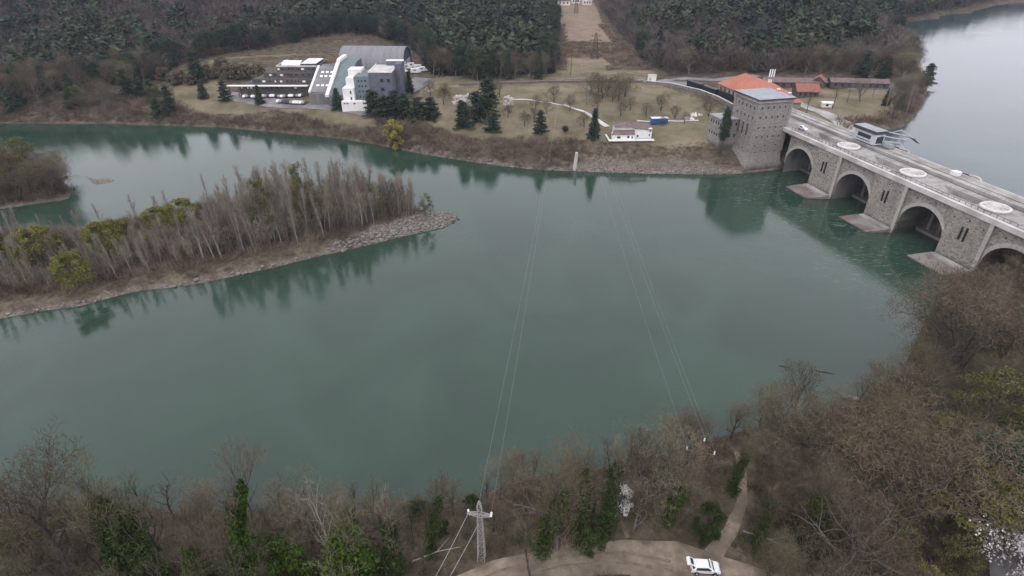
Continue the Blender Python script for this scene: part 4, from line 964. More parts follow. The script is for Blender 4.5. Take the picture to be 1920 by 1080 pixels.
mb = MB(); mb.bar((0, 0, 0), (0, 0, 11), .2, 8, .13); mb.build('pole', M['grey_bark'], r); mb = MB(); mb.bar((-1.2, 0, 10.4), (1.2, 0, 10.4), .1); mb.build('crossarm', M['grey_bark'], r)
def cable(label, a, b, sag, r=.011, n=48, group=None):
    mb = MB(); pts = []
    for k in range(n+1):
        f = k/n; pts.append((a[0]+(b[0]-a[0])*f, a[1]+(b[1]-a[1])*f, a[2]+(b[2]-a[2])*f-sag*4*f*(1-f)))
    mb.tube(pts, r, 3); tag(mb.build('power_line', M['cable']), label, 'cable', group)
def loc(o, p): 
    c, s = math.cos(o.rotation_euler[2]), math.sin(o.rotation_euler[2]); return (o.location[0]+p[0]*c-p[1]*s, o.location[1]+p[0]*s+p[1]*c, o.location[2]+p[2])
xp, yp = G(1070, 141, 14); zp = hz(xp, yp); r = empty('timber_pole', (xp, yp, zp)); tag(r, 'dark power pole at the foot of the clearing where the river lines end', 'pole')
mb = MB(); mb.bar((0, 0, 0), (0, 0, 12), .22, 8, .15); mb.build('pole', M['bark'], r); mb = MB(); mb.bar((-5, 0, 11.4), (5, 0, 11.4), .12); mb.build('crossarm', M['bark'], r)
F1 = (xp, yp, zp+11.6)
cable('line from the top of the pale pylon out over the river', loc(py1, (0, 0, pH+.3)), (F1[0]-3.2, F1[1], F1[2]), 5)
cable('line from the right arm of the pale pylon out over the river', loc(py1, (1.75, 0, az+.7)), (F1[0]-4.6, F1[1], F1[2]), 5)
cable('line from the left arm of the rusty pylon out over the river', loc(py2, (-2.25, 0, a2+.9)), (F1[0]-1, F1[1], F1[2]), 6)
cable('upper line of the close pair from the rusty pylon over the river', loc(py2, (.2, 0, H2+.9)), (F1[0]+2, F1[1], F1[2]), 6)
cable('lower line of the close pair from the rusty pylon over the river', loc(py2, (2.25, 0, a2+.9)), (F1[0]+4.2, F1[1], F1[2]), 6)
cable('thick line from the left arm of the pale pylon towards the foreground', loc(py1, (-1.75, 0, az)), (G(790, 1130, 8)[0], G(790, 1130, 8)[1], 8), .3, .035)
cable('thick line from the mast of the pale pylon towards the foreground', loc(py1, (-.2, 0, az-2)), (G(815, 1130, 7)[0], G(815, 1130, 7)[1], 7), .3, .035)
# boats by the near bank
for lab, u, v, a, m_ in (('dark low boat lying off the near bank', 1598, 748, -25, 'grey_metal'), ('pale open boat moored by the near bank', 1622, 755, -30, 'white')):
    x, y = G(u, v, .1); r = empty('rowing_boat', (x, y, .02), R(a)); tag(r, lab, 'boat')
    n = 9; mb = MB(); ws = [.05, .35, .52, .6, .6, .58, .54, .5, .45]; vs = []
    for k in range(n):
        X = 2.4-k*.58; vs += [(X, -ws[k], .5), (X, -ws[k]*.6, -.1), (X, ws[k]*.6, -.1), (X, ws[k], .5)]
    fs = [(4*k+j, 4*k+j+1, 4*k+j+5, 4*k+j+4) for k in range(n-1) for j in range(3)]+[(4*(n-1)+j) for j in ()]
    fs.append((4*n-4, 4*n-3, 4*n-2, 4*n-1)); mb.add(vs, fs); o = mb.build('hull', M[m_], r); md = o.modifiers.new('t', 'SOLIDIFY'); md.thickness = .08
    mb = MB(); mb.box(.2, .5, -.55, .55, .35, .42); mb.box(-1.3, -1.0, -.55, .55, .35, .42); mb.build('seat', M['brown_roof'], r)
# yellow digger and round tank by the shore road
x, y = G(1595, 257, 17); r = empty('yellow_winch', (x, y, hz(x, y)+.3)); tag(r, 'small yellow machine on the paved apron left of the grey cleaning machine', 'machine')
mb = MB(); mb.box(-1, 1, -.7, .7, .4, 1.3); mb.bar((.4, 0, 1.3), (1.8, .2, 2.6), .18); mb.bar((1.8, .2, 2.6), (2.6, .2, 1.2), .14); mb.build('body', M['yellow_paint'], r)
mb = MB(); [mb.bar((a, s*.6, .35), (a, s*.8, .35), .35, 10) for a in (-.6, .6) for s in (-1, 1)]; mb.build('wheel', M['tyre'], r)
# floating boom near the intake

# ------------------------------------------------------------ plant shapes
def tubes_mesh(segs, n=4):
    """segs: (p0, p1, r0, r1) -> verts, quads"""
    P0 = np.array([s[0] for s in segs], float); P1 = np.array([s[1] for s in segs], float)
    R0 = np.array([s[2] for s in segs], float); R1 = np.array([s[3] for s in segs], float)
    D = P1-P0; D /= np.linalg.norm(D, axis=1, keepdims=True)+1e-9
    A = np.where(np.abs(D[:, 2:3]) < .9, np.array([[0, 0, 1.]]), np.array([[1., 0, 0]]))
    U = np.cross(D, A); U /= np.linalg.norm(U, axis=1, keepdims=True); V = np.cross(D, U)
    vs = []; 
    for P_, R_ in ((P0, R0), (P1, R1)):
        for k in range(n):
            t = 2*math.pi*k/n; vs.append(P_+(U*math.cos(t)+V*math.sin(t))*R_[:, None])
    vs = np.stack(vs, 1).reshape(-1, 3); b = (np.arange(len(segs))*2*n)[:, None]
    fs = np.concatenate([b+np.array([[k, (k+1) % n, (k+1) % n+n, k+n]]) for k in range(n)], 0)
    return vs, fs
def slivers(P0, P1, wd, g):
    """thin pointed blades from P0 to P1 -> verts, triangles"""
    D = P1-P0; Rn = g.normal(size=D.shape); U = np.cross(D, Rn); U /= np.linalg.norm(U, axis=1, keepdims=True)+1e-9
    wd = np.broadcast_to(np.asarray(wd), (len(P0),))[:, None]
    vs = np.stack([P0-U*wd/2, P0+U*wd/2, P1], 1).reshape(-1, 3)
    return vs, np.arange(len(vs)).reshape(-1, 3)
def leaves(Pc, size, g, flat=.0):
    n = len(Pc); a = g.normal(size=(n, 3)); a[:, 2] *= (1-flat); a /= np.linalg.norm(a, axis=1, keepdims=True)
    b = np.cross(a, g.normal(size=(n, 3))); b /= np.linalg.norm(b, axis=1, keepdims=True); s = (np.asarray(size)*np.ones(n))[:, None]
    vs = np.stack([Pc-a*s*.6, Pc+b*s*.5, Pc+a*s*.7, Pc-b*s*.45], 1).reshape(-1, 3)
    return vs, np.arange(len(vs)).reshape(-1, 4)
def unit(v): return v/(np.linalg.norm(v)+1e-9)
def grow(seed, H, spread, trunk_f=.25, counts=(9, 7, 6, 5), lens=(.55, .34, .2, .11), r0=.32, up=.35, multi=1, lean=(0, 0), wob=.18, upright=0., br=.55):
    """a leafless tree: limb segments and fine twigs. Unit: metres"""
    g = np.random.default_rng(seed); segs = []; twigs = []
    def branch(p, d, L, r, lev):
        n = (7, 5, 4, 3)[min(lev, 3)]; pts = [p]; dirs = [d]
        for k in range(n):
            d = unit(d+g.normal(size=3)*wob*(1 if lev else .5)+np.array([0, 0, up*(.25 if lev else .1)])); q = p+d*L/n
            ra = r*(1-k/n*.75); rb = r*(1-(k+1)/n*.75)
            if lev <= 2: segs.append((p, q, ra, rb))
            else: twigs.append((p, q, max(2*ra, .035)))
            p = q; pts.append(p); dirs.append(d)
        if lev >= len(counts): return
        m = counts[lev]; f0 = trunk_f if lev == 0 else .25
        ph = g.uniform(0, 6.28)
        for j in range(m):
            f = f0+(1-f0)*(j+g.uniform(.2, .8))/m; i = min(int(f*n), n-1); t = f*n-i; s = pts[i]+(pts[i+1]-pts[i])*t
            ph += 2.4+g.normal()*.4; base = dirs[i+1]; u = unit(np.cross(base, [.3, .5, .8])); v = np.cross(base, u)
            side = u*math.cos(ph)+v*math.sin(ph); k_ = spread*(1.15-.5*f if lev == 0 else .9)
            dd = unit(base*(1-.35*spread)+side*k_+np.array([0, 0, up*.5+upright]))
            LL_ = H*lens[lev]*(1.15-.55*f)*g.uniform(.75, 1.2)
            if lev+1 >= len(counts): twigs.append((s, s+unit(dd+g.normal(size=3)*.2)*LL_, .05))
            else: branch(s, dd, LL_, r*(1-.6*f)*(.5 if lev else br), lev+1)
    for k in range(multi):
        a = g.uniform(0, 6.28); m_ = 0 if multi == 1 else .35
        branch(np.array([.3*m_*math.cos(a), .3*m_*math.sin(a), -.3]), unit(np.array([lean[0]+m_*math.cos(a), lean[1]+m_*math.sin(a), 1.])), H*(.78 if multi == 1 else .7), r0*(1 if multi == 1 else .7), 0)
    return segs, twigs
def tree_meshes(name, seed, bark, twigm, tw=1.0, **k):
    segs, tws = grow(seed, **k); g = np.random.default_rng(seed+1)
    tv, tf = tubes_mesh(segs, 5); me1 = raw_mesh(name+'_trunk', tv, tf, 4, bark)
    P0 = np.array([t[0] for t in tws]); P1 = np.array([t[1] for t in tws]); wd = np.array([t[2] for t in tws])*tw
    v2, f2 = slivers(P0, P1, wd, g); me2 = raw_mesh(name+'_crown', v2, f2, 3, twigm)
    return [('trunk', me1), ('crown', me2)], segs
PROTO = {}
for i in range(4):
    PROTO['bare%d' % i] = tree_meshes('bare', 20+i, M['grey_bark'] if i % 2 else M['bark'], M['twig'], tw=1.0, r0=.44, H=15, spread=.75+.1*i, counts=(9, 7, 5, 4, 2), lens=(.5, .3, .17, .10, .06))[0]
for i in range(2):
    PROTO['wide%d' % i] = tree_meshes('wide', 40+i, M['bark'], M['twig'], tw=1.0, H=13, spread=1.15, trunk_f=.12, counts=(9, 7, 5, 4, 3), lens=(.62, .34, .18, .10, .06), multi=2, r0=.42)[0]
PROTO['snag'] = tree_meshes('snag', 51, M['pale_bark'], M['pale_twig'], tw=.6, H=13, spread=.7, counts=(7, 5, 3), lens=(.4, .22, .1), r0=.2)[0]
PROTO['thin0'] = tree_meshes('thin', 52, M['bark'], M['twig'], tw=.7, H=14, spread=.45, trunk_f=.4, counts=(10, 5, 4), lens=(.28, .14, .07), r0=.22)[0]
PROTO['thin1'] = tree_meshes('thin', 53, M['bark'], M['twig'], tw=.7, H=12, spread=.5, trunk_f=.35, counts=(9, 5, 4, 3), lens=(.3, .16, .08, .05), r0=.2)[0]
for i in range(3):
    PROTO['poplar%d' % i] = tree_meshes('poplar', 60+i, M['pale_bark'], M['poplar_twig'], tw=1.0, H=13, spread=.42, trunk_f=.25, counts=(17, 6, 5), lens=(.22, .12, .07), r0=.19, up=.22, upright=.12, wob=.07, br=.24)[0]
PROTO['poplar3'] = tree_meshes('poplar', 64, M['pale_bark'], M['pale_twig'], tw=.9, H=13, spread=.4, trunk_f=.3, counts=(15, 6, 6), lens=(.30, .15, .08), r0=.18, up=.3, upright=.2, wob=.09, br=.35)[0]
for i in range(2):
    PROTO['orchard%d' % i] = tree_meshes('orchard', 70+i, M['bark'], M['twig'], tw=1.6, H=6, spread=.9, trunk_f=.2, counts=(8, 6, 6, 3), lens=(.6, .35, .2, .12), r0=.22)[0]
def ivy_tree(name, seed, H, leafm, col_r, col_h, twigm=None, spread=.55, bark='bark'):
    parts, segs = tree_meshes(name, seed, M[bark], twigm or M['twig'], tw=.7, H=H, spread=spread, trunk_f=.35, counts=(8, 6, 5, 4), lens=(.36, .2, .12, .07), r0=.26)
    g = np.random.default_rng(seed+5); pc = []
    trunk = [s for s in segs[:7]]
    lim = [s for s in segs if s[3] > .045 and s[0][2] < H*col_h]
    for s in lim:
        L = np.linalg.norm(np.array(s[1])-s[0]); k = int(90+L*220); t = g.uniform(0, 1, k)[:, None]; c = s[0]+(np.array(s[1])-s[0])*t
        rr = col_r*(1.1-.6*s[0][2]/(H*col_h))*(1 if s[2] > .15 else .55); pc.append(c+g.normal(size=(k, 3))*rr*.55*np.array([1, 1, .9]))
    zz = g.uniform(.3, H*col_h*.95, 4600); a = g.uniform(0, 6.28, 4600); lump = 1+.45*np.sin(zz*1.7+2*np.sin(a*2+seed))
    rr = col_r*lump*np.sqrt(g.uniform(0, 1, 4600))*(1.0-.45*zz/(H*col_h)); ax = np.array([np.interp(zz, [s[0][2] for s in trunk], [s[0][j] for s in trunk]) for j in (0, 1)])
    pc.append(np.stack([ax[0]+rr*np.cos(a), ax[1]+rr*np.sin(a), zz], 1))
    pc = np.concatenate(pc); pc = pc[pc[:, 2] > .1]
    v, f = leaves(pc, g.uniform(.09, .24, len(pc)), g); return parts+[('ivy', raw_mesh(name+'_ivy', v, f, 4, leafm))]
PROTO['ivy0'] = ivy_tree('ivy', 80, 14, M['ivy'], .95, .78)
PROTO['ivy1'] = ivy_tree('ivy', 82, 12, M['ivy'], 1.1, .88, spread=.45)
PROTO['bivy0'] = ivy_tree('bright_ivy', 84, 11, M['bright_ivy'], .7, .7)
PROTO['bivy1'] = ivy_tree('bright_ivy', 86, 8, M['bright_ivy'], 1.5, .85, spread=.6)
def blob_tree(name, seed, H, rad, leafm, n=5200, size=(.14, .3), trunkm='bark', z0=.25, nb=14, dens=.8):
    """foliage gathered in clumps at the ends of limbs"""
    parts, segs = tree_meshes(name, seed, M[trunkm], M['twig'], tw=.7, H=H, spread=.7, trunk_f=z0, counts=(8, 5, 4), lens=(.4, .2, .1), r0=H*.016)
    g = np.random.default_rng(seed+9); cs = []
    for k in range(nb*3):
        z = g.uniform(z0, 1); r = rad*math.sqrt(max(0, 1-((z-.5)/.56)**2))*math.sqrt(g.uniform(.1, 1))*.95; a = g.uniform(0, 6.28)
        cs.append((r*math.cos(a), r*math.sin(a), z*H*.92, g.uniform(.5, 1)*rad*.33))
    cs = np.array(cs); i = g.integers(0, len(cs), n); d = g.normal(size=(n, 3)); d /= np.linalg.norm(d, axis=1, keepdims=True)
    pc = cs[i, :3]+d*(cs[i, 3]*g.uniform(.35, 1.05, n))[:, None]*np.array([1, 1, .75])
    pc = pc[pc[:, 2] > .2]; v, f = leaves(pc, g.uniform(size[0], size[1], len(pc)), g); return parts[:1]+[('crown', raw_mesh(name+'_crown', v, f, 4, leafm))]
PROTO['lime0'] = blob_tree('lime', 90, 8, 3.6, M['lime'], 9000, (.10, .24))
PROTO['willow'] = blob_tree('willow', 91, 9, 3.6, M['yellow'], 6000, (.25, .5), z0=.05)
PROTO['forsythia'] = blob_tree('forsythia', 92, 3.5, 2.0, M['yellow'], 4500, (.08, .18), z0=.1)
PROTO['blossom0'] = blob_tree('blossom', 93, 5.5, 1.9, M['blossom'], 3600, (.05, .15), z0=.25, nb=14)
PROTO['blossom1'] = blob_tree('blossom', 94, 6.5, 4.0, M['blossom'], 9000, (.06, .17), z0=.15)
PROTO['bushy_green'] = blob_tree('bush', 95, 4.2, 2.4, M['bright_ivy'], 9000, (.08, .2), z0=.05)
PROTO['dark_bush'] = blob_tree('bush', 96, 5.0, 2.8, M['ivy'], 9000, (.09, .22), z0=.05)
PROTO['ochre_bush'] = blob_tree('bush', 97, 5.0, 2.6, M['ochre'], 3800, (.2, .45), z0=.1)
PROTO['olive_tree'] = blob_tree('olive', 98, 11, 3.8, veg('olive', [(.085, .09, .035), (.12, .112, .05)]), 4200, (.10, .24), z0=.25, nb=16)
def conifer(name, seed, H, rad, kind='spruce', n=8000, size=(.2, .45), leafm=None):
    g = np.random.default_rng(seed); segs = []; z = 0
    for k in range(8): segs.append((np.array([0, 0, H*.97*k/8]), np.array([0, 0, H*.97*(k+1)/8]), H*.017*(1-k/8.5), H*.017*(1-(k+1)/8.5)))
    pcs = []; szs = []
    nb = 90 if kind == 'spruce' else 46
    for k in range(nb):
        f = (k+g.uniform(0, 1))/nb; f = (.08+.92*f) if kind == 'spruce' else (.30+.70*f)
        if kind == 'spruce': L = rad*(1.03-f)**.85*g.uniform(.8, 1.1)+.15; dz = -.25*L
        else: L = rad*math.sqrt(max(.03, 1-((f-.62)/.42)**2))*g.uniform(.55, 1.15); dz = .25*L
        a = k*2.4+g.normal()*.3; d = np.array([math.cos(a), math.sin(a), 0]); p0 = np.array([0, 0, f*H]); p1 = p0+d*L+np.array([0, 0, dz])
        segs.append((p0, p1, .07, .02)); m = int(n/nb*(.35+.9*L/rad)); t = g.uniform(.15 if kind == 'spruce' else .4, 1, m)[:, None]
        c = p0+(p1-p0)*t+g.normal(size=(m, 3))*np.array([1, 1, .45 if kind == 'spruce' else .6])*(.12*rad if kind == 'spruce' else .19*rad)
        pcs.append(c); szs.append(g.uniform(size[0], size[1], m))
    tv, tf = tubes_mesh(segs, 5); pc = np.concatenate(pcs); v, f = leaves(pc, np.concatenate(szs), g, .3)
    return [('trunk', raw_mesh(name+'_trunk', tv, tf, 4, M['bark'])), ('crown', raw_mesh(name+'_crown', v, f, 4, leafm or M['needle']))]
PROTO['spruce0'] = conifer('spruce', 100, 14, 3.0); PROTO['spruce1'] = conifer('spruce', 101, 12, 3.4)
def fir(seed, H, rad):
    g = np.random.default_rng(seed); segs = [(np.array([0, 0, H*.97*k/8]), np.array([0, 0, H*.97*(k+1)/8]), H*.017*(1-k/8.5), H*.017*(1-(k+1)/8.5)) for k in range(8)]; pcs = []
    for k in range(70):
        f = .06+.92*(k+g.uniform(0, 1))/70; L = rad*min(1, (1.02-f)**.62*1.15)*g.uniform(.5, 1.12)+.1; a = k*2.4+g.normal()*.5
        p0 = np.array([0, 0, f*H]); p1 = p0+np.array([math.cos(a)*L, math.sin(a)*L, -.12*L+g.normal()*.2]); segs.append((p0, p1, .07, .02))
        m = int(70*L/rad)+12; t = g.uniform(.2, 1, m)[:, None]; pcs.append(p0+(p1-p0)*t+g.normal(size=(m, 3))*np.array([.10, .10, .05])*rad)
    tv, tf = tubes_mesh(segs, 5); pc = np.concatenate(pcs); v, f = leaves(pc, g.uniform(.25, .6, len(pc)), g, .35)
    return [('trunk', raw_mesh('fir_trunk', tv, tf, 4, M['bark'])), ('crown', raw_mesh('fir_crown', v, f, 4, M['needle']))]
PROTO['fir0'] = fir(110, 14, 3.6); PROTO['fir1'] = fir(111, 13, 4.0); PROTO['fir2'] = fir(112, 15, 3.2)
PROTO['pine0'] = conifer('pine', 102, 13, 4.2, 'pine', 9500); PROTO['pine1'] = conifer('pine', 103, 11, 4.6, 'pine', 9500); PROTO['pine2'] = conifer('pine', 104, 14, 3.6, 'pine', 8000)
PH = {'fir': 14, 'bare': 15, 'wide': 13, 'snag': 13, 'thin0': 14, 'thin1': 12, 'poplar': 13, 'orchard': 6, 'ivy0': 14, 'ivy1': 12, 'bivy0': 11, 'bivy1': 8, 'lime0': 8, 'willow': 9, 'forsythia': 3.5, 'blossom0': 5.5, 'blossom1': 6.5, 'bushy_green': 4.2, 'dark_bush': 5, 'ochre_bush': 5, 'olive_tree': 11, 'spruce0': 14, 'spruce1': 12, 'pine0': 13, 'pine1': 11, 'pine2': 14}
def hof(k): return PH.get(k, PH.get(k.rstrip('0123456789'), 10))
def plant(kind, name, cat, label, x, y, h, group=None, wide=1.0, z=None, lean=None, rz=None):
    r = empty(name, (x, y, (hz(x, y) if z is None else z)-.1), rnd.uniform(0, 6.28) if rz is None else rz)
    s = h/hof(kind); r.scale = (s*wide, s*wide, s)
    if lean: r.rotation_euler = (lean[0], lean[1], r.rotation_euler[2])
    tag(r, label, cat, group)
    for pn, me in PROTO[kind]:
        o = bpy.data.objects.new(pn, me); C.objects.link(o); o.parent = r
    return r
def plant_px(kind, name, cat, label, u, v, vtop, z0=5.0, **k):
    x, y = G(u, v, z0); z = hz(x, y); x, y = G(u, v, z); z = hz(x, y); h = height_to(x, y, z, vtop)
    return plant(kind, name, cat, label, x, y, h, **k)

# ------------------------------------------------------------ near bank, the plants one can single out
BT = 'bare_tree'
near = [
 ('ivy0', 'ivy_clad_tree', 'tree', 'tall dark ivy-clad tree with a bare brown top, left part of the near bank', 300, 1095, 893, 1.1),
 ('bare0', BT, 'tree', 'bare spreading tree with dark crooked limbs beside the far left ivy-clad tree', 135, 1090, 915, 1.1),
 ('ivy1', 'ivy_clad_tree', 'tree', 'leaning ivy-clad trunk just left of the tall dark ivy-clad tree', 240, 1085, 925, .7),
 ('bivy0', 'ivy_clad_tree', 'tree', 'bare forked tree with yellow-green ivy on its middle, standing highest on the left', 452, 1090, 868, .75),
 ('bivy1', 'ivy_clad_tree', 'bush', 'narrow bright green ivy column left of the highest forked tree', 388, 1100, 1000, .7),
 ('bushy_green', 'green_bush', 'bush', 'round bright green bush at the bottom edge left of the big green clump', 540, 1108, 1038, 1.0),
 ('snag', 'pale_snag', 'tree', 'pale dead tree with bleached twigs behind the big green clump', 625, 1075, 912, .8),
 ('bivy1', 'ivy_clad_tree', 'bush', 'big bright green ivy clump at the bottom left of the pale pylon', 675, 1105, 965, 1.25),
 ('ivy1', 'ivy_clad_tree', 'tree', 'dark green ivy clump filling the gap right of the big bright clump', 735, 1080, 960, 1.2),
 ('ivy0', 'ivy_clad_tree', 'tree', 'dark ivy-clad stump with crooked bare limbs left of the pale pylon', 806, 1040, 912, .9),
 ('thin0', BT, 'tree', 'thin bare tree with an ivy foot directly left of the pylon top', 876, 1010, 925, .9),
 ('ivy0', 'ivy_clad_tree', 'tree', 'dark ivy-clad tree leaning over the water right of the pale pylon', 1015, 1040, 868, .9),
 ('bare1', BT, 'tree', 'bare tree right beside the ivy-clad tree that leans over the water', 1045, 1030, 865, .8),
 ('ivy1', 'ivy_clad_tree', 'tree', 'ivy-clad trunk left of the two tallest green spires above the dirt road', 1085, 1010, 850, .6),
 ('ivy1', 'ivy_clad_tree', 'tree', 'dense dark green spire of ivy above the small white blossoming tree', 1132, 1000, 840, .75),
 ('blossom0', 'blossom_tree', 'tree', 'small white blossoming tree above the dirt road', 1160, 968, 908, .8),
 ('bare1', BT, 'tree', 'bare tree standing right in front of the rusty pylon', 1290, 968, 905, .7),
 ('bare2', BT, 'tree', 'bare tree standing right of the green spire by the water', 1195, 960, 812, .9),
 ('ivy0', 'ivy_clad_tree', 'tree', 'ivy-clad tree between the white blossoming tree and the rusty pylon', 1250, 985, 858, .9),
 ('dark_bush', 'green_bush', 'bush', 'dark evergreen undergrowth clump just above the bend of the dirt road', 1100, 1020, 985, 1.3),
 ('dark_bush', 'green_bush', 'bush', 'green ivy mound left of the side track below the rusty pylon', 1322, 1010, 945, .55),
 ('ivy1', 'ivy_clad_tree', 'tree', 'ivy-clad tree right of the top of the rusty pylon', 1372, 925, 830, .9),
 ('bivy0', 'ivy_clad_tree', 'tree', 'bright green ivy-clad tree in the middle of the right-hand wood', 1500, 1000, 858, .85),
 ('ivy1', 'ivy_clad_tree', 'tree', 'dark ivy-clad tree at the right side of the side track', 1415, 1020, 918, .8),
 ('dark_bush', 'green_bush', 'bush', 'dark green ivy foot under the bright green ivy-clad tree', 1502, 1020, 955, .8),
 ('wide0', BT, 'tree', 'big spreading bare tree reaching over the water below the dam', 1800, 725, 545, 1.05),
 ('wide1', BT, 'tree', 'large round-crowned bare tree in the centre of the right-hand wood', 1668, 985, 795, 1.2),
 ('pine2', 'pine', 'tree', 'dark evergreen tree near the right edge, left one of the pair', 1800, 960, 838, 1.0),
 ('pine1', 'pine', 'tree', 'dark evergreen tree near the right edge, right one of the pair', 1862, 960, 850, 1.0),
 ('lime0', 'budding_tree', 'tree', 'yellow-green budding tree in front of the dark evergreens at the right edge', 1842, 1010, 900, 1.4),
 ('forsythia', 'forsythia', 'bush', 'yellow flowering shrub at the bottom of the right-hand wood', 1722, 1108, 1068, .8),
 ('blossom1', 'blossom_tree', 'tree', 'large white blossoming tree beside the tarmac road in the right corner', 1922, 1060, 950, .9),
 ('bare3', BT, 'tree', 'pale-limbed bare tree at the bottom of the right-hand wood', 1560, 1100, 940, 1.1),
 ('snag', 'pale_snag', 'tree', 'pale bleached snag at the top right of the wood near the frame edge', 1900, 700, 590, .8),
 ('olive_tree', 'budding_tree', 'tree', 'olive-green budding tree below the big bare tree by the water', 1835, 830, 700, 1.2),
 ('olive_tree', 'budding_tree', 'tree', 'olive-green budding tree at the far left of the near bank', 30, 1110, 985, 1.0),
 ('thin1', BT, 'tree', 'small bare tree standing in the dirt road by its left bend', 995, 1085, 985, 1.0),
]
taken = []
for kind, nm, ct, lab, u, v, vt, wd in near:
    o = plant_px(kind, nm, ct, lab, u, v, vt, wide=wd); taken.append((o.location.x, o.location.y, 2.6 if kind in ('thin0', 'thin1', 'snag', 'blossom0', 'forsythia', 'bivy0') else 4.0))
x, y = PB; taken.append((x, y, 3.0)); taken.append((*PB2, 1.0))
road_pts = [(-30, 43), (-12, 49), (-2, 53.5), (8, 56.2), (18, 56.8), (26, 55.4), (34, 54)]; side_pts = [(31, 56), (36, 61), (40, 67), (42.5, 74), (43.5, 80)]
def free(x, y, r=3.0, road=6.0):
    for a, b, s in taken:
        if (x-a)**2+(y-b)**2 < ((r+s)/2)**2: return False
    return float(edge_dist(np.array([x]), np.array([y]), road_pts)[0]) > road and float(edge_dist(np.array([x]), np.array([y]), side_pts)[0]) > min(road, 2.0) and float(edge_dist(np.array([x]), np.array([y]), [(66, 38), (73.5, 50), (80, 60), (92, 72)])[0]) > road-1
def scatter(poly, n, sep, cond=None, tries=30000, road=5.5):
    xs = [p[0] for p in poly]; ys = [p[1] for p in poly]; out = []
    for _ in range(tries):
        if len(out) >= n: break
        x, y = rnd.uniform(min(xs), max(xs)), rnd.uniform(min(ys), max(ys))
        if not bool(pip(np.array([x]), np.array([y]), poly)[0]): continue
        if cond and not cond(x, y): continue
        if free(x, y, sep, road): out.append((x, y)); taken.append((x, y, sep))
    return out
LW = [(-100, 48), (-100, 66), (-54, 66.5), (-35, 66.5), (-6, 69), (2, 74), (24, 80), (24, 58), (-8, 56), (-32, 46)]
for x, y in scatter(LW, 115, 2.5, road=4.5):
    k = rnd.choice(('thin0', 'thin1', 'thin1', 'bare0', 'bare3', 'thin0')); h = rnd.uniform(8, 13) if k[0] == 't' else rnd.uniform(7, 11)
    if x > -20: h *= .82
    plant(k, 'slender_tree', 'tree', 'slender bare tree in the leafless strip along the left part of the near bank', x, y, h, 'slender bare trees on the left of the near bank', wide=rnd.uniform(.9, 1.2))
for x, y in scatter(LW, 9, 3.5, road=4):
    plant('dark_bush', 'ivy_bush', 'bush', 'low dark green ivy bush among the bare trees on the left of the near bank', x, y, rnd.uniform(2.5, 4.5), 'ivy bushes on the left near bank', wide=rnd.uniform(.7, 1.1))
RW = [(22, 80), (37, 83.5), (50, 88), (77, 96.5), (94, 106), (103, 118), (122, 139), (134, 148), (180, 150), (170, 100), (96, 38), (60, 30), (34, 46), (30, 60)]
for x, y in scatter(RW, 170, 4.7, road=4.6):
    q = rnd.random(); k = ('bare0' if q < .18 else 'bare1' if q < .36 else 'bare2' if q < .54 else 'bare3' if q < .7 else 'wide0' if q < (.72 if x > 60 else .8) else 'wide1' if q < (.76 if x > 60 else .89) else 'olive_tree' if q < .985 else 'ivy1')
    h = rnd.uniform(8, 12.5) if x > 45 else rnd.uniform(7, 10)
    if x > 95 and y > 105: h = rnd.uniform(7, 10)
    if k == 'olive_tree': nm, lab, gr = 'budding_tree', 'olive-tinged budding tree in the right-hand wood', 'budding trees in the right-hand wood'
    elif k == 'ivy1': nm, lab, gr = 'ivy_clad_tree', 'dark ivy-clad tree deep in the right-hand wood', 'ivy-clad trees in the right-hand wood'
    else:
        nm = BT; zn = ('in the wood closest to the dam' if y > 108 else 'in the wood beside the tarmac road at the right edge' if x > 68 and y < 75 else 'in the upper middle of the right-hand wood' if x > 55 else 'by the water behind the rusty pylon' if y > 74 else 'above the dirt road and side track')
        lk = 'bushy, wide-crowned bare tree ' if k[0] == 'w' else 'pale-limbed bare tree ' if k in ('bare1', 'bare3') else 'dark-limbed bare tree '; lab = lk+zn; gr = lab.replace('tree', 'trees')
    plant(k, nm, 'tree', lab, x, y, h, gr, wide=rnd.uniform(.95, 1.25))

# ------------------------------------------------------------ island and left spit
def inside(x, y, poly, e): return bool(pip(np.array([x]), np.array([y]), poly)[0]) and float(edge_dist(np.array([x]), np.array([y]), poly, True)[0]) > e
sI = [G(0, 598), G(150, 574), G(350, 536), G(500, 505), G(650, 469), G(862, 410)]
nI = [G(840, 401), G(760, 385), G(640, 372), G(480, 382), G(300, 405), G(165, 440)]
cnt = 0; tries = 0
MEAD = [G(u, v, 2.5) for u, v in [(150, 445), (215, 420), (390, 388), (425, 415), (300, 445), (215, 462)]]
while cnt < 290 and tries < 20000:
    tries += 1
    x, y = rnd.uniform(-185, -34), rnd.uniform(125, 205)
    if not inside(x, y, I, 3.0): continue
    ds = float(edge_dist(np.array([x]), np.array([y]), sI)[0])
    if ds < 8: continue
    if bool(pip(np.array([x]), np.array([y]), MEAD)[0]): continue
    if x < -95 and ds > 26 and rnd.random() < .55: continue
    if not free(x, y, 1.7, 0): continue
    taken.append((x, y, 1.7)); cnt += 1
    h = rnd.uniform(15.5, 20.5) if x > -98 else rnd.uniform(8, 11.5)
    if x > -50: h *= .8
    k = rnd.choice(('poplar0', 'poplar1', 'poplar2', 'poplar3')); 
    plant(k, 'poplar', 'tree', 'slender pale-trunked bare poplar in the thicket on the river island', x, y, h, 'bare poplars on the island', wide=rnd.uniform(.8, 1.15), lean=(rnd.gauss(0, .035), rnd.gauss(-.02, .04)))
plant_px('poplar3', 'poplar', 'tree', 'dark narrow poplar spire standing alone where the island meadow meets the tall poplars', 408, 442, 322, 2.4, wide=.45)
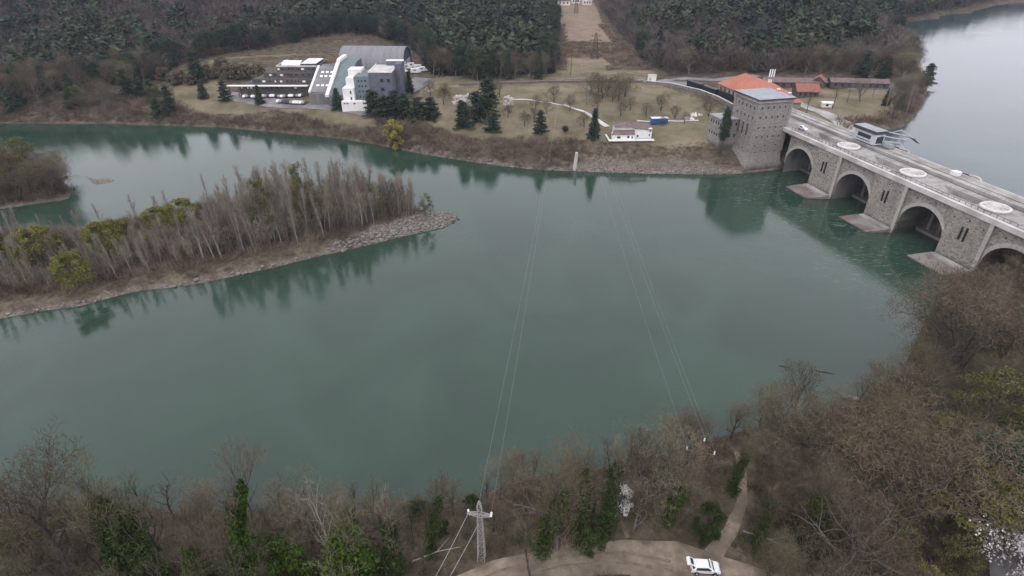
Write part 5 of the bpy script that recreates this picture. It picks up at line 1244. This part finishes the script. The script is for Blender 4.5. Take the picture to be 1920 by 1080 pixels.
for u, v, vt, lab, wd in [(235, 455, 408, 'yellow-green bush at the left end of the island meadow', 1.2), (350, 420, 372, 'yellow-green bush at the right end of the island meadow', 1.3), (300, 425, 388, 'yellowish bush in the middle of the island meadow', 1.5), (150, 540, 472, 'yellow-green budding tree low on the left part of the island', 1.0), (85, 490, 425, 'yellow-green budding tree at the back left of the island', 1.3), (5, 500, 432, 'bright yellow-green tree at the left frame edge on the island', 1.0), (205, 480, 415, 'yellow-green tree at the foot of the island meadow', 1.1)]:
    plant_px('lime0', 'budding_tree', 'bush' if 'bush' in lab else 'tree', lab, u, v, vt, 2.4, wide=wd)
for u, v, vt, lab in [(505, 452, 330, 'tall budding tree with a greenish crown inside the poplar thicket, left one'), (580, 430, 300, 'tall budding tree with a greenish crown inside the poplar thicket, right one'), (800, 412, 362, 'small round greenish tree at the rocky tip of the island')]:
    plant_px('olive_tree', 'budding_tree', 'tree', lab, u, v, vt, 2.2, wide=.55 if u < 700 else .9)
for k in range(70):
    x, y = rnd.uniform(-240, -178), rnd.uniform(207, 242)
    if inside(x, y, LL, 1.5): plant(rnd.choice(('wide0', 'wide1', 'bare2', 'olive_tree')), BT, 'tree', 'dark rounded bare tree on the wooded spit at the left edge', x, y, rnd.uniform(8, 12), 'trees on the left spit', wide=1.1)
plant_px('wide1', BT, 'tree', 'dark bare tree leaning over the water at the tip of the left spit', 108, 368, 300, 1.5, wide=1.1)
plant_px('olive_tree', 'budding_tree', 'tree', 'rounded olive-green tree at the back of the left spit', 40, 330, 255, 2.0, wide=1.5)

# ------------------------------------------------------------ far bank: single trees
far = [('spruce1', 383, 188, 152), ('fir2', 425, 197, 155), ('spruce1', 490, 205, 163), ('spruce1', 636, 216, 168), ('spruce0', 768, 168, 137), ('fir1', 290, 195, 148), ('fir0', 270, 192, 150), ('spruce0', 120, 200, 140),
       ('fir0', 868, 257, 190), ('fir1', 925, 266, 208), ('fir0', 915, 215, 148), ('fir1', 893, 225, 168), ('fir2', 1012, 278, 212), ('pine1', 1058, 283, 240), ('spruce0', 1112, 272, 207),
       ('fir0', 702, 228, 170), ('fir1', 722, 230, 178), ('fir0', 742, 224, 172), ('fir2', 762, 226, 180), ('fir1', 785, 226, 180), ('fir0', 808, 226, 184), ('spruce0', 1660, 198, 165), ('spruce0', 1686, 205, 176), ('spruce1', 372, 150, 98), ('spruce1', 210, 150, 92)]
fl = ['single dark spruce on the slope left of the car park', 'dark pine on the slope just right of the leftmost single spruce', 'dark spruce in front of the car park by the terraced building', 'dark spruce in front of the white stepped building', 'small pointed spruce right of the blue-grey block', 'dark pine at the left end of the open slope', 'dark pine behind the one at the left end of the open slope', 'dark spruce among bare trees at the far left bank',
      'big dark pine at the bottom left of the garden group', 'dark pine at the bottom right of the garden group', 'tall pale-green pine at the top of the garden group', 'dark pine in the middle of the garden group', 'dark pine by the shore halfway between the garden group and the tall spruce', 'low round pine right beside the stairs', 'tall pointed spruce left of the white villa']
fl += ['dark pine in the clump in front of the blue-grey block, number %s from the left' % w for w in ('one', 'two', 'three', 'four', 'five', 'six')]
fl += ['dark conical spruce on the reservoir lawn, the larger one', 'small dark conifer right of the larger spruce on the reservoir lawn', 'large dark spruce at the edge of the wood left of the complex', 'tall dark spruce rising out of the bare wood at the far left']
for (k, u, v, vt), lab in zip(far, fl): plant_px(k, 'spruce' if k[0] == 's' else 'pine', 'tree', lab, u, v, vt-3, 9.0, wide=(2.1 if 695 < u < 815 else 1.6) if k[:3] == 'fir' else 1.15)
plant_px('willow', 'willow', 'tree', 'bright yellow-green willow at the water edge of the far bank', 741, 274, 224, .6, wide=.95)
for i, (u, v, vt, lab) in enumerate([(862, 207, 176, 'white blossoming shrub left of the tall pine in the garden'), (880, 200, 174, 'second white blossoming shrub close to the tall pine in the garden'), (953, 200, 178, 'white blossoming shrub right of the tall pine in the garden')]):
    plant_px('blossom0', 'blossom_tree', 'bush', lab, u, v, vt, 11, wide=1.4)
G1 = 'small round orchard trees on the far lawn'
for u, v in [(810, 178), (838, 178), (832, 197), (955, 222), (1003, 205), (1025, 212), (1067, 208), (985, 240), (1042, 190), (1118, 208), (1180, 206), (1163, 218), (1213, 218), (1268, 222), (1285, 234), (1240, 205), (1000, 232), (1095, 240), (1245, 238), (1320, 200), (1330, 215), (935, 180), (1150, 190)]:
    plant_px(rnd.choice(('orchard0', 'orchard1')), 'orchard_tree', 'tree', 'small round bare orchard tree on the lawn across the river', u+rnd.uniform(-3, 3), v, v-rnd.uniform(18, 28), 11, group=G1, wide=1.15)
for u, v in [(430, 150), (447, 152), (462, 150), (487, 148), (418, 138), (405, 150), (392, 150), (345, 160), (330, 165), (310, 155), (360, 165)]:
    plant_px('ochre_bush', 'brown_leafed_tree', 'tree', 'small ochre-brown tree in the row left of the terraced building', u, v, v-rnd.uniform(26, 36), 13, group='ochre trees left of the terraced building', wide=1.0)
for u, v in [(1108, 176), (1122, 172), (1138, 178), (1155, 175), (1172, 180), (1130, 184), (1160, 188)]:
    plant_px('orchard0', 'bare_bush', 'bush', 'brown leafless bush in the dense clump by the track wall', u, v, v-30, 13, group='brown bushes by the track wall', wide=1.5)
plant_px('pine2', 'pine', 'tree', 'thin dark conifer growing close against the stone annex', 1352, 283, 205, 5.0, wide=.45)
for k in range(260):      # reservoir point
    x, y = rnd.uniform(165, 300), rnd.uniform(272, 460)
    if not inside(x, y, F, 2.0): continue
    dr = float(edge_dist(np.array([x]), np.array([y]), res_F)[0])
    if dr > 14 and (rnd.random() < .72 or y > 352): continue
    if y < 285 and rnd.random() < .4: continue
    if dr < 14: plant(rnd.choice(('bare0', 'bare1', 'wide0', 'bare3', 'poplar3')), BT, 'tree', 'bare tree leaning over the reservoir shore of the point', x, y, rnd.uniform(9, 15), 'bare trees round the reservoir point', wide=1.1)
    else: plant(rnd.choice(('thin0', 'bare1')), BT, 'tree', 'single bare tree on the lawn of the reservoir point', x, y, rnd.uniform(9, 13), 'bare trees on the reservoir lawn', wide=.8)
for i, (x, y) in enumerate([(214, 352), (226, 346), (240, 350), (206, 358), (222, 362)]):
    plant(('fir0', 'spruce1', 'fir1')[i % 3], 'pine', 'tree', 'dark conifer among the bare trees behind the reservoir lawn', x, y, 11+i % 4*1.5, 'conifers behind the reservoir lawn', wide=1.3)
for u, v, vt, lab in [(1560, 205, 150, 'dark-stemmed bare tree beside the tiny white hut'), (1612, 190, 148, 'reddish bare tree in the middle of the reservoir lawn'), (1512, 213, 160, 'pale-stemmed bare tree between the red-roofed house and the shore road')]:
    plant_px('bare2' if u > 1600 else 'thin0', BT, 'tree', lab, u, v, vt, 16, wide=1.0)
plant_px('fir1', 'pine', 'tree', 'dark evergreen half hidden in the bare trees at the tip of the reservoir point', 1722, 168, 140, 14, wide=.8)
for k in range(64):     # left end of the far bank
    u = rnd.uniform(-30, 330); v = rnd.uniform(160, 224)
    kk = rnd.choice(('bare0', 'bare1', 'bare3', 'poplar3', 'olive_tree', 'fir0', 'fir1'))
    x, y = G(u, v, 8); 
    if inside(x, y, F, 3): plant(kk, 'pine' if kk[0] == 'f' else BT, 'tree', {'fir0': 'dark pine among the bare trees at the left end of the far bank', 'fir1': 'dark pine among the bare trees at the left end of the far bank', 'olive_tree': 'greenish budding tree among the bare trees at the left end of the far bank'}.get(kk, 'bare tree in the mixed growth at the left end of the far bank'), x, y, rnd.uniform(11, 17), 'left far bank '+('pines' if kk[0] == 'f' else 'budding trees' if kk == 'olive_tree' else 'bare trees'), wide=1.1)
for k in range(60):     # bank shrubs that stand out
    pass

# ------------------------------------------------------------ woods and undergrowth nobody could count
def tpl_bare(seed, n=110, H=1.0, rad=.32, wd=.02, stems=1, ln=(.12, .3)):
    g = np.random.default_rng(seed); z = g.uniform(.15, .8, n); a = g.uniform(0, 6.28, n); r = rad*np.sqrt(g.uniform(0, 1, n))*np.sin(np.clip((z+.1)*2.6, 0, 3.1))**.6
    P0 = np.stack([r*.6*np.cos(a), r*.6*np.sin(a), z*.85], 1); d = np.stack([np.cos(a)*.8, np.sin(a)*.8, np.full(n, .9)], 1)+g.normal(size=(n, 3))*.35
    d /= np.linalg.norm(d, axis=1, keepdims=True); P1 = P0+d*g.uniform(ln[0], ln[1], n)[:, None]; v, f = slivers(P0, P1, wd, g)
    tv, tf = slivers(np.zeros((3, 3)), np.array([[0, 0, .9], [.05, 0, .8], [-.04, .05, .8]]), wd*1.6, g); return np.concatenate([v, tv])*H, np.concatenate([f, tf+len(v)])
def tpl_con(seed, n=90, kind=0):
    g = np.random.default_rng(seed)
    if kind == 0: z = 1-g.uniform(0, 1, n)**.6*.85; r = .22*(1.03-z)**.8
    else: z = g.uniform(.4, 1, n); r = .26*np.sqrt(np.clip(1-((z-.68)/.36)**2, .05, 1))
    a = g.uniform(0, 6.28, n); q = np.sqrt(g.uniform(.15, 1, n)); pc = np.stack([r*q*np.cos(a), r*q*np.sin(a), z], 1)
    v, f = leaves(pc, g.uniform(.07, .14, n), g, .2); f = np.concatenate([f[:, :3], f[:, [0, 2, 3]]]); return v, f
def tpl_shrub(seed, n=70, wd=.03):
    g = np.random.default_rng(seed); a = g.uniform(0, 6.28, n); r = np.sqrt(g.uniform(0, 1, n))*.5
    P0 = np.stack([r*np.cos(a), r*np.sin(a), g.uniform(0, .35, n)], 1); d = np.stack([np.cos(a)*.5, np.sin(a)*.5, np.full(n, 1.)], 1)+g.normal(size=(n, 3))*.35
    d /= np.linalg.norm(d, axis=1, keepdims=True); return slivers(P0, P0+d*g.uniform(.35, .8, n)[:, None], wd, g)
def tpl_leafy(seed, n=90):
    g = np.random.default_rng(seed); d = g.normal(size=(n, 3)); d /= np.linalg.norm(d, axis=1, keepdims=True); d[:, 2] = np.abs(d[:, 2])
    v, f = leaves(d*g.uniform(.3, .55, n)[:, None], g.uniform(.08, .2, n), g); return v, np.concatenate([f[:, :3], f[:, [0, 2, 3]]])
def stuff(name, label, cat, tpls, xs, ys, hs, wides, m):
    xs = np.array(xs); ys = np.array(ys); hs = np.array(hs); wides = np.array(wides); zs = terrain(xs, ys); VV = []; FF = []; TT = []; off = 0
    which = rng.integers(0, len(tpls), len(xs)); rot = rng.uniform(0, 6.28, len(xs)); tint = np.clip(rng.normal(.5, .28, len(xs)), 0, 1)
    for t, (tv, tf) in enumerate(tpls):
        i = np.where(which == t)[0]
        if not len(i): continue
        c, s = np.cos(rot[i])[:, None], np.sin(rot[i])[:, None]; w_ = (hs[i]*wides[i])[:, None]
        X = (tv[None, :, 0]*c-tv[None, :, 1]*s)*w_+xs[i][:, None]; Y = (tv[None, :, 0]*s+tv[None, :, 1]*c)*w_+ys[i][:, None]; Z = tv[None, :, 2]*hs[i][:, None]+zs[i][:, None]-.1
        VV.append(np.stack([X, Y, Z], 2).reshape(-1, 3)); TT.append(np.repeat(tint[i], len(tv)))
        FF.append((tf[None]+(np.arange(len(i))*len(tv))[:, None, None]+off).reshape(-1, 3)); off += len(i)*len(tv)
    me = raw_mesh(name, np.concatenate(VV), np.concatenate(FF), 3, m, tint=np.concatenate(TT))
    return tag(link(name, me), label, cat, kind='stuff')
def gridpts(x0, x1, y0, y1, step):
    X, Y = np.meshgrid(np.arange(x0, x1, step), np.arange(y0, y1, step)); X = X.ravel()+rng.uniform(-.45, .45, X.size)*step; Y = Y.ravel()+rng.uniform(-.45, .45, Y.size)*step; return X, Y
WE = [(-900, 300)]+[G(u, v, 13) for u, v in [(-200, 178), (0, 172), (140, 158), (300, 148), (330, 128), (400, 112), (470, 104), (560, 92), (640, 80), (700, 80), (770, 96), (815, 148), (900, 156), (1040, 151)]]+[G(1042, 135, 14), G(1043, 60, 19), G(1034, 6, 24), G(1028, -8, 26)]+[G(1118, -8, 26), G(1122, 6, 24), G(1135, 40, 20), G(1180, 85, 15), G(1238, 140, 14)]+[G(u, v, 15) for u, v in [(1300, 141), (1345, 134), (1450, 140), (1545, 143), (1640, 150)]]+res_F[2:][6:]+[(3000, 3000), (-3000, 3000)]
WE = [p for p in WE]
X, Y = gridpts(-640, 700, 300, 760, 5.6)
X2, Y2 = gridpts(-800, 1050, 760, 1100, 7.0); X = np.concatenate([X, X2]); Y = np.concatenate([Y, Y2])
vis = (np.abs(X) < .90*(Y*ct_+70*st_)+25)
inw = pip(X, Y, WE) & pip(X, Y, F) & vis & (edge_dist(X, Y, res_F) > 3)
X, Y = X[inw], Y[inw]; ed = edge_dist(X, Y, WE, True)
nzv = np.sin(X*.021+1.7*np.sin(Y*.017))*np.cos(Y*.023+X*.011)
pc = np.where(X < -170, .24+.2*nzv, np.where(X < 60, .80+.3*nzv, .62+.5*nzv)); pc = np.where(ed < 16, pc*.75, pc); pc = np.where((X > 60) & (ed < 30), pc*.22, pc)
pc = np.where((X > -150) & (X < -100), .5, pc); pc = np.where((Y > 760) | (X > 330), np.where(X < -200, .25, .62), pc)
con = rng.uniform(0, 1, len(X)) < pc
# the trees along the front edge stand as individuals
de = edge_dist(X, Y, WE, True); front = np.zeros(len(X), bool)
order = np.argsort(Y+1e9*(de > 9)); 
ci = [i for i in order if con[i] and de[i] <= 9 and Y[i] < 560][:110]; bi = [i for i in order if not con[i] and de[i] <= 9 and Y[i] < 560][:55]
front[ci] = True; front[bi] = True
for i in ci: plant(rnd.choice(('pine0', 'pine2', 'spruce0', 'spruce1')), 'forest_conifer', 'tree', 'dark conifer in the front rank of the far wood', X[i], Y[i], rnd.uniform(13, 19), 'conifers along the edge of the far wood', wide=1.0)
for i in bi: plant(rnd.choice(('bare0', 'bare1', 'bare2', 'bare3')), BT, 'tree', 'bare tree in the front rank of the far wood', X[i], Y[i], rnd.uniform(11, 16), 'bare trees along the edge of the far wood', wide=.95)
c_ = con & ~front; b_ = ~con & ~front
stuff('conifer_forest', 'dark green conifer forest covering the land beyond the far lawn', 'forest', [tpl_con(1), tpl_con(2, kind=1), tpl_con(3, kind=1), tpl_con(4)], X[c_], Y[c_], rng.uniform(11, 22, c_.sum()), rng.uniform(.85, 1.5, c_.sum()), M['needle_stuff'])
stuff('bare_forest', 'grey-brown leafless forest mixed with the conifers beyond the far lawn', 'forest', [tpl_bare(k, 120, wd=.017) for k in (5, 6, 7)], X[b_], Y[b_], rng.uniform(11, 20, b_.sum()), rng.uniform(.9, 1.4, b_.sum()), M['twig_stuff'])
# undergrowth on the near bank
X, Y = gridpts(-110, 190, 40, 155, 1.25); ok = pip(X, Y, N) & (edge_dist(X, Y, shore_N) > .6) & (edge_dist(X, Y, road_pts) > 3.9) & (edge_dist(X, Y, side_pts) > 1.3) & (edge_dist(X, Y, [(66, 38), (73.5, 50), (80, 60), (92, 72)]) > 4) & (np.abs(X) < .9*(Y*ct_+85*st_)+8)
ok &= (rng.uniform(0, 1, len(X)) < .85); X, Y = X[ok], Y[ok]
stuff('undergrowth', 'brown leafless scrub and brambles under the trees of the near bank', 'undergrowth', [tpl_shrub(k, 60, .022) for k in (8, 9, 10)], X, Y, rng.uniform(.9, 2.6, len(X)), rng.uniform(.8, 1.4, len(X)), M['near_brush'])
i = (np.sin(X*.25+Y*.13)*np.cos(Y*.31-X*.07) > .55) & (rng.uniform(0, 1, len(X)) < .6)
stuff('ivy_ground_cover', 'low green ivy and brambles in patches under the near trees', 'ground cover', [tpl_leafy(k, 60) for k in (11, 12)], X[i], Y[i], rng.uniform(.7, 1.8, i.sum()), rng.uniform(1, 1.6, i.sum()), M['green_brush'])
# island scrub
X, Y = gridpts(-185, -36, 125, 206, 2.0); ds = edge_dist(X, Y, sI); ok = pip(X, Y, I) & (edge_dist(X, Y, I, True) > 4) & (ds > 9) & ~pip(X, Y, MEAD) & (rng.uniform(0, 1, len(X)) < np.where(X < -95, .45, 1.0)); X, Y = X[ok], Y[ok]
stuff('poplar_thicket', 'thicket of thin bare poplar saplings filling the gaps between the island poplars', 'thicket', [tpl_bare(k, 130, rad=.15, wd=.008, ln=(.06, .17)) for k in (31, 32, 33, 34)], X, Y, np.where(X > -98, rng.uniform(9, 15, len(X)), rng.uniform(5, 8, len(X))), rng.uniform(.9, 1.3, len(X)), M['poplar_stuff'])
X, Y = gridpts(-240, -18, 122, 212, 1.7); ok = pip(X, Y, I) & (edge_dist(X, Y, I, True) > 1.6); ok &= ~((edge_dist(X, Y, [G(862, 410), G(780, 428)]) < 8) & (rng.uniform(0, 1, len(X)) < .8)); X, Y = X[ok], Y[ok]
ds = edge_dist(X, Y, sI); hh = np.where(ds < 7, rng.uniform(.6, 1.5, len(X)), rng.uniform(1.5, 4.2, len(X)))
stuff('island_scrub', 'purplish-brown scrub covering the floor of the river island', 'scrub', [tpl_shrub(k, 60, .03) for k in (13, 14, 15)], X, Y, hh, rng.uniform(.7, 1.2, len(X)), M['brush_stuff'])
X, Y = gridpts(-300, -172, 200, 262, 1.7); ok = pip(X, Y, LL) & (edge_dist(X, Y, LL, True) > .8); X, Y = X[ok], Y[ok]
stuff('spit_scrub', 'dark brown scrub on the wooded spit at the left edge', 'scrub', [tpl_shrub(k, 60, .03) for k in (41, 42)], X, Y, rng.uniform(1.5, 4.5, len(X)), rng.uniform(.7, 1.2, len(X)), M['near_brush'])
# far bank scrub strip
X, Y = gridpts(-330, 110, 235, 352, 2.0); d1_ = edge_dist(X, Y, shore_F); ok = pip(X, Y, F) & (d1_ > .4) & ((d1_ < np.where((X > -185) & (X < -70), 10, 17)+4*np.sin(X*.09)) | ((X < -200) & (d1_ < 60))) & ~pip(X, Y, [G(1078, 330, 0), G(1082, 287, 7), G(1335, 290, 7), G(1390, 330, 0)]); X, Y = X[ok], Y[ok]
stuff('bank_scrub', 'reddish-brown scrub along the waterline of the far bank', 'scrub', [tpl_shrub(k, 60, .04) for k in (16, 17, 18)], X, Y, np.where(X > 32, rng.uniform(.5, 1.4, len(X)), rng.uniform(1.3, 4.0, len(X))), rng.uniform(.8, 1.3, len(X)), M['brush_stuff'])
X, Y = gridpts(150, 270, 262, 400, 2.2); d2_ = edge_dist(X, Y, res_F); ok = pip(X, Y, F) & (d2_ > 1) & (d2_ < 10); X, Y = X[ok], Y[ok]
stuff('reservoir_scrub', 'brown scrub along the reservoir shore', 'scrub', [tpl_shrub(k, 50, .04) for k in (19, 20)], X, Y, rng.uniform(1.2, 4.0, len(X)), rng.uniform(.8, 1.3, len(X)), M['brush_stuff'])
X, Y = gridpts(20, 160, 395, 560, 2.3); ec = edge_dist(X, Y, CL, True); v_ = np.array([V_of(a, b, 15) for a, b in zip(X, Y)]); ok = pip(X, Y, CL) & ((ec < 7) | ((v_ > 82) & (v_ < 106)) | ((v_ > 106) & (X > 62) & (v_ < 150) & (ec < 24))); X, Y = X[ok], Y[ok]
stuff('clearing_scrub', 'brown scrub band across the clearing and along its edges', 'scrub', [tpl_shrub(k, 50, .05) for k in (21, 22)], X, Y, rng.uniform(1.0, 3.2, len(X)), rng.uniform(.9, 1.4, len(X)), M['brush_stuff'])
# rocks along the shores
g = np.random.default_rng(77)
def rocks(name, label, xs, ys, ss):
    bv = np.array([[-1, -1, -1], [1, -1, -1], [1, 1, -1], [-1, 1, -1], [-1, -1, 1], [1, -1, 1], [1, 1, 1], [-1, 1, 1]], float)*.5
    bf = np.array([[0, 3, 2, 1], [4, 5, 6, 7], [0, 1, 5, 4], [1, 2, 6, 5], [2, 3, 7, 6], [3, 0, 4, 7]]); V_ = []; F_ = []
    zs = terrain(np.array(xs), np.array(ys))
    for k, (x, y, s, z) in enumerate(zip(xs, ys, ss, zs)):
        v = bv*g.uniform(.6, 1.3, 3)+g.normal(size=(8, 3))*.14; a = g.uniform(0, 6.28); v = np.stack([v[:, 0]*math.cos(a)-v[:, 1]*math.sin(a), v[:, 0]*math.sin(a)+v[:, 1]*math.cos(a), v[:, 2]*.6], 1)*s
        V_.append(v+np.array([x, y, max(z, -.1)+.1*s])); F_.append(bf+8*k)
    tag(link(name, raw_mesh(name, np.concatenate(V_), np.concatenate(F_), 4, M['rock'])), label, 'rocks', kind='stuff')
X, Y = gridpts(-60, -17, 170, 205, .8); e = edge_dist(X, Y, I, True); ok = pip(X, Y, I) & (e < 4.5) | (pip(X, Y, I) & (edge_dist(X, Y, [G(862, 410), G(770, 432)]) < 6)); ok &= rng.uniform(0, 1, len(X)) < .6
X3, Y3 = gridpts(-200, -60, 125, 185, 1.0); ok3 = pip(X3, Y3, I) & (edge_dist(X3, Y3, sI) < 1.6) & (rng.uniform(0, 1, len(X3)) < .3)
rocks('island_rocks', 'grey boulders heaped round the tip and edge of the river island', np.concatenate([X[ok], X3[ok3]]), np.concatenate([Y[ok], Y3[ok3]]), rng.uniform(.4, 1.2, ok.sum()+ok3.sum()))
X, Y = gridpts(-60, 100, 238, 290, 1.0); ok = pip(X, Y, F) & (edge_dist(X, Y, shore_F) < 1.8) & (rng.uniform(0, 1, len(X)) < .5)
rocks('bank_rocks', 'line of pale stones along the waterline of the far bank', X[ok], Y[ok], rng.uniform(.35, 1.0, ok.sum()))
# driftwood logs
for lab, u, v, a, L in [('bleached log lying on the island shore', 300-100, 552, -.5, 7), ('dark log afloat by the near bank, upper one', 1472, 686, -.4, 3), ('dark log afloat by the near bank, lower one', 1550, 697, -.3, 4)]:
    x, y = G(u, v, .2); mb = MB(); mb.bar((-L/2, 0, .1), (L*.1, .1, .2), .16, 6, .13); mb.bar((L*.1, .1, .2), (L/2, -.2, .15), .13, 6, .05); mb.bar((L*.1, .1, .2), (L*.3, .7, .5), .06, 5, .03)
    o = mb.build('log', M['grey_bark'] if u > 1000 else M['pale_bark']); o.location = (x, y, max(hz(x, y), 0)); o.rotation_euler = (0, 0, a); tag(o, lab, 'log')
for lab, u, v, a in [('long fallen pale branch lying in the scrub left of the pale pylon', 820, 1040, .25), ('pale fallen branch lying beside the side track', 1440, 1020, -.6)]:
    x, y = G(u, v, 6); mb = MB(); mb.bar((-4, 0, .5), (0, .2, 1.3), .13, 6, .1); mb.bar((0, .2, 1.3), (3.8, -.2, 1.7), .1, 6, .04); mb.bar((0, .2, 1.3), (2.2, 1.6, 2.1), .07, 5, .03)
    o = mb.build('fallen_branch', M['pale_bark']); o.location = (x, y, hz(x, y)); o.rotation_euler = (0, 0, a); tag(o, lab, 'branch')

# ------------------------------------------------------------ haze
mb = MB(); mb.box(-4600, 4600, -3600, 6900, -9, 190)
hm = bpy.data.materials.new('haze'); hm.use_nodes = True; t = hm.node_tree; t.nodes.remove(t.nodes['Principled BSDF'])
pv = t.nodes.new('ShaderNodeVolumePrincipled'); pv.inputs['Color'].default_value = (.72, .80, .97, 1); pv.inputs['Density'].default_value = .00008; pv.inputs['Anisotropy'].default_value = .1
t.links.new(pv.outputs[0], t.nodes['Material Output'].inputs['Volume'])
tag(mb.build('haze', hm), 'thin blue-grey haze in the air over the whole valley', 'haze', kind='stuff')
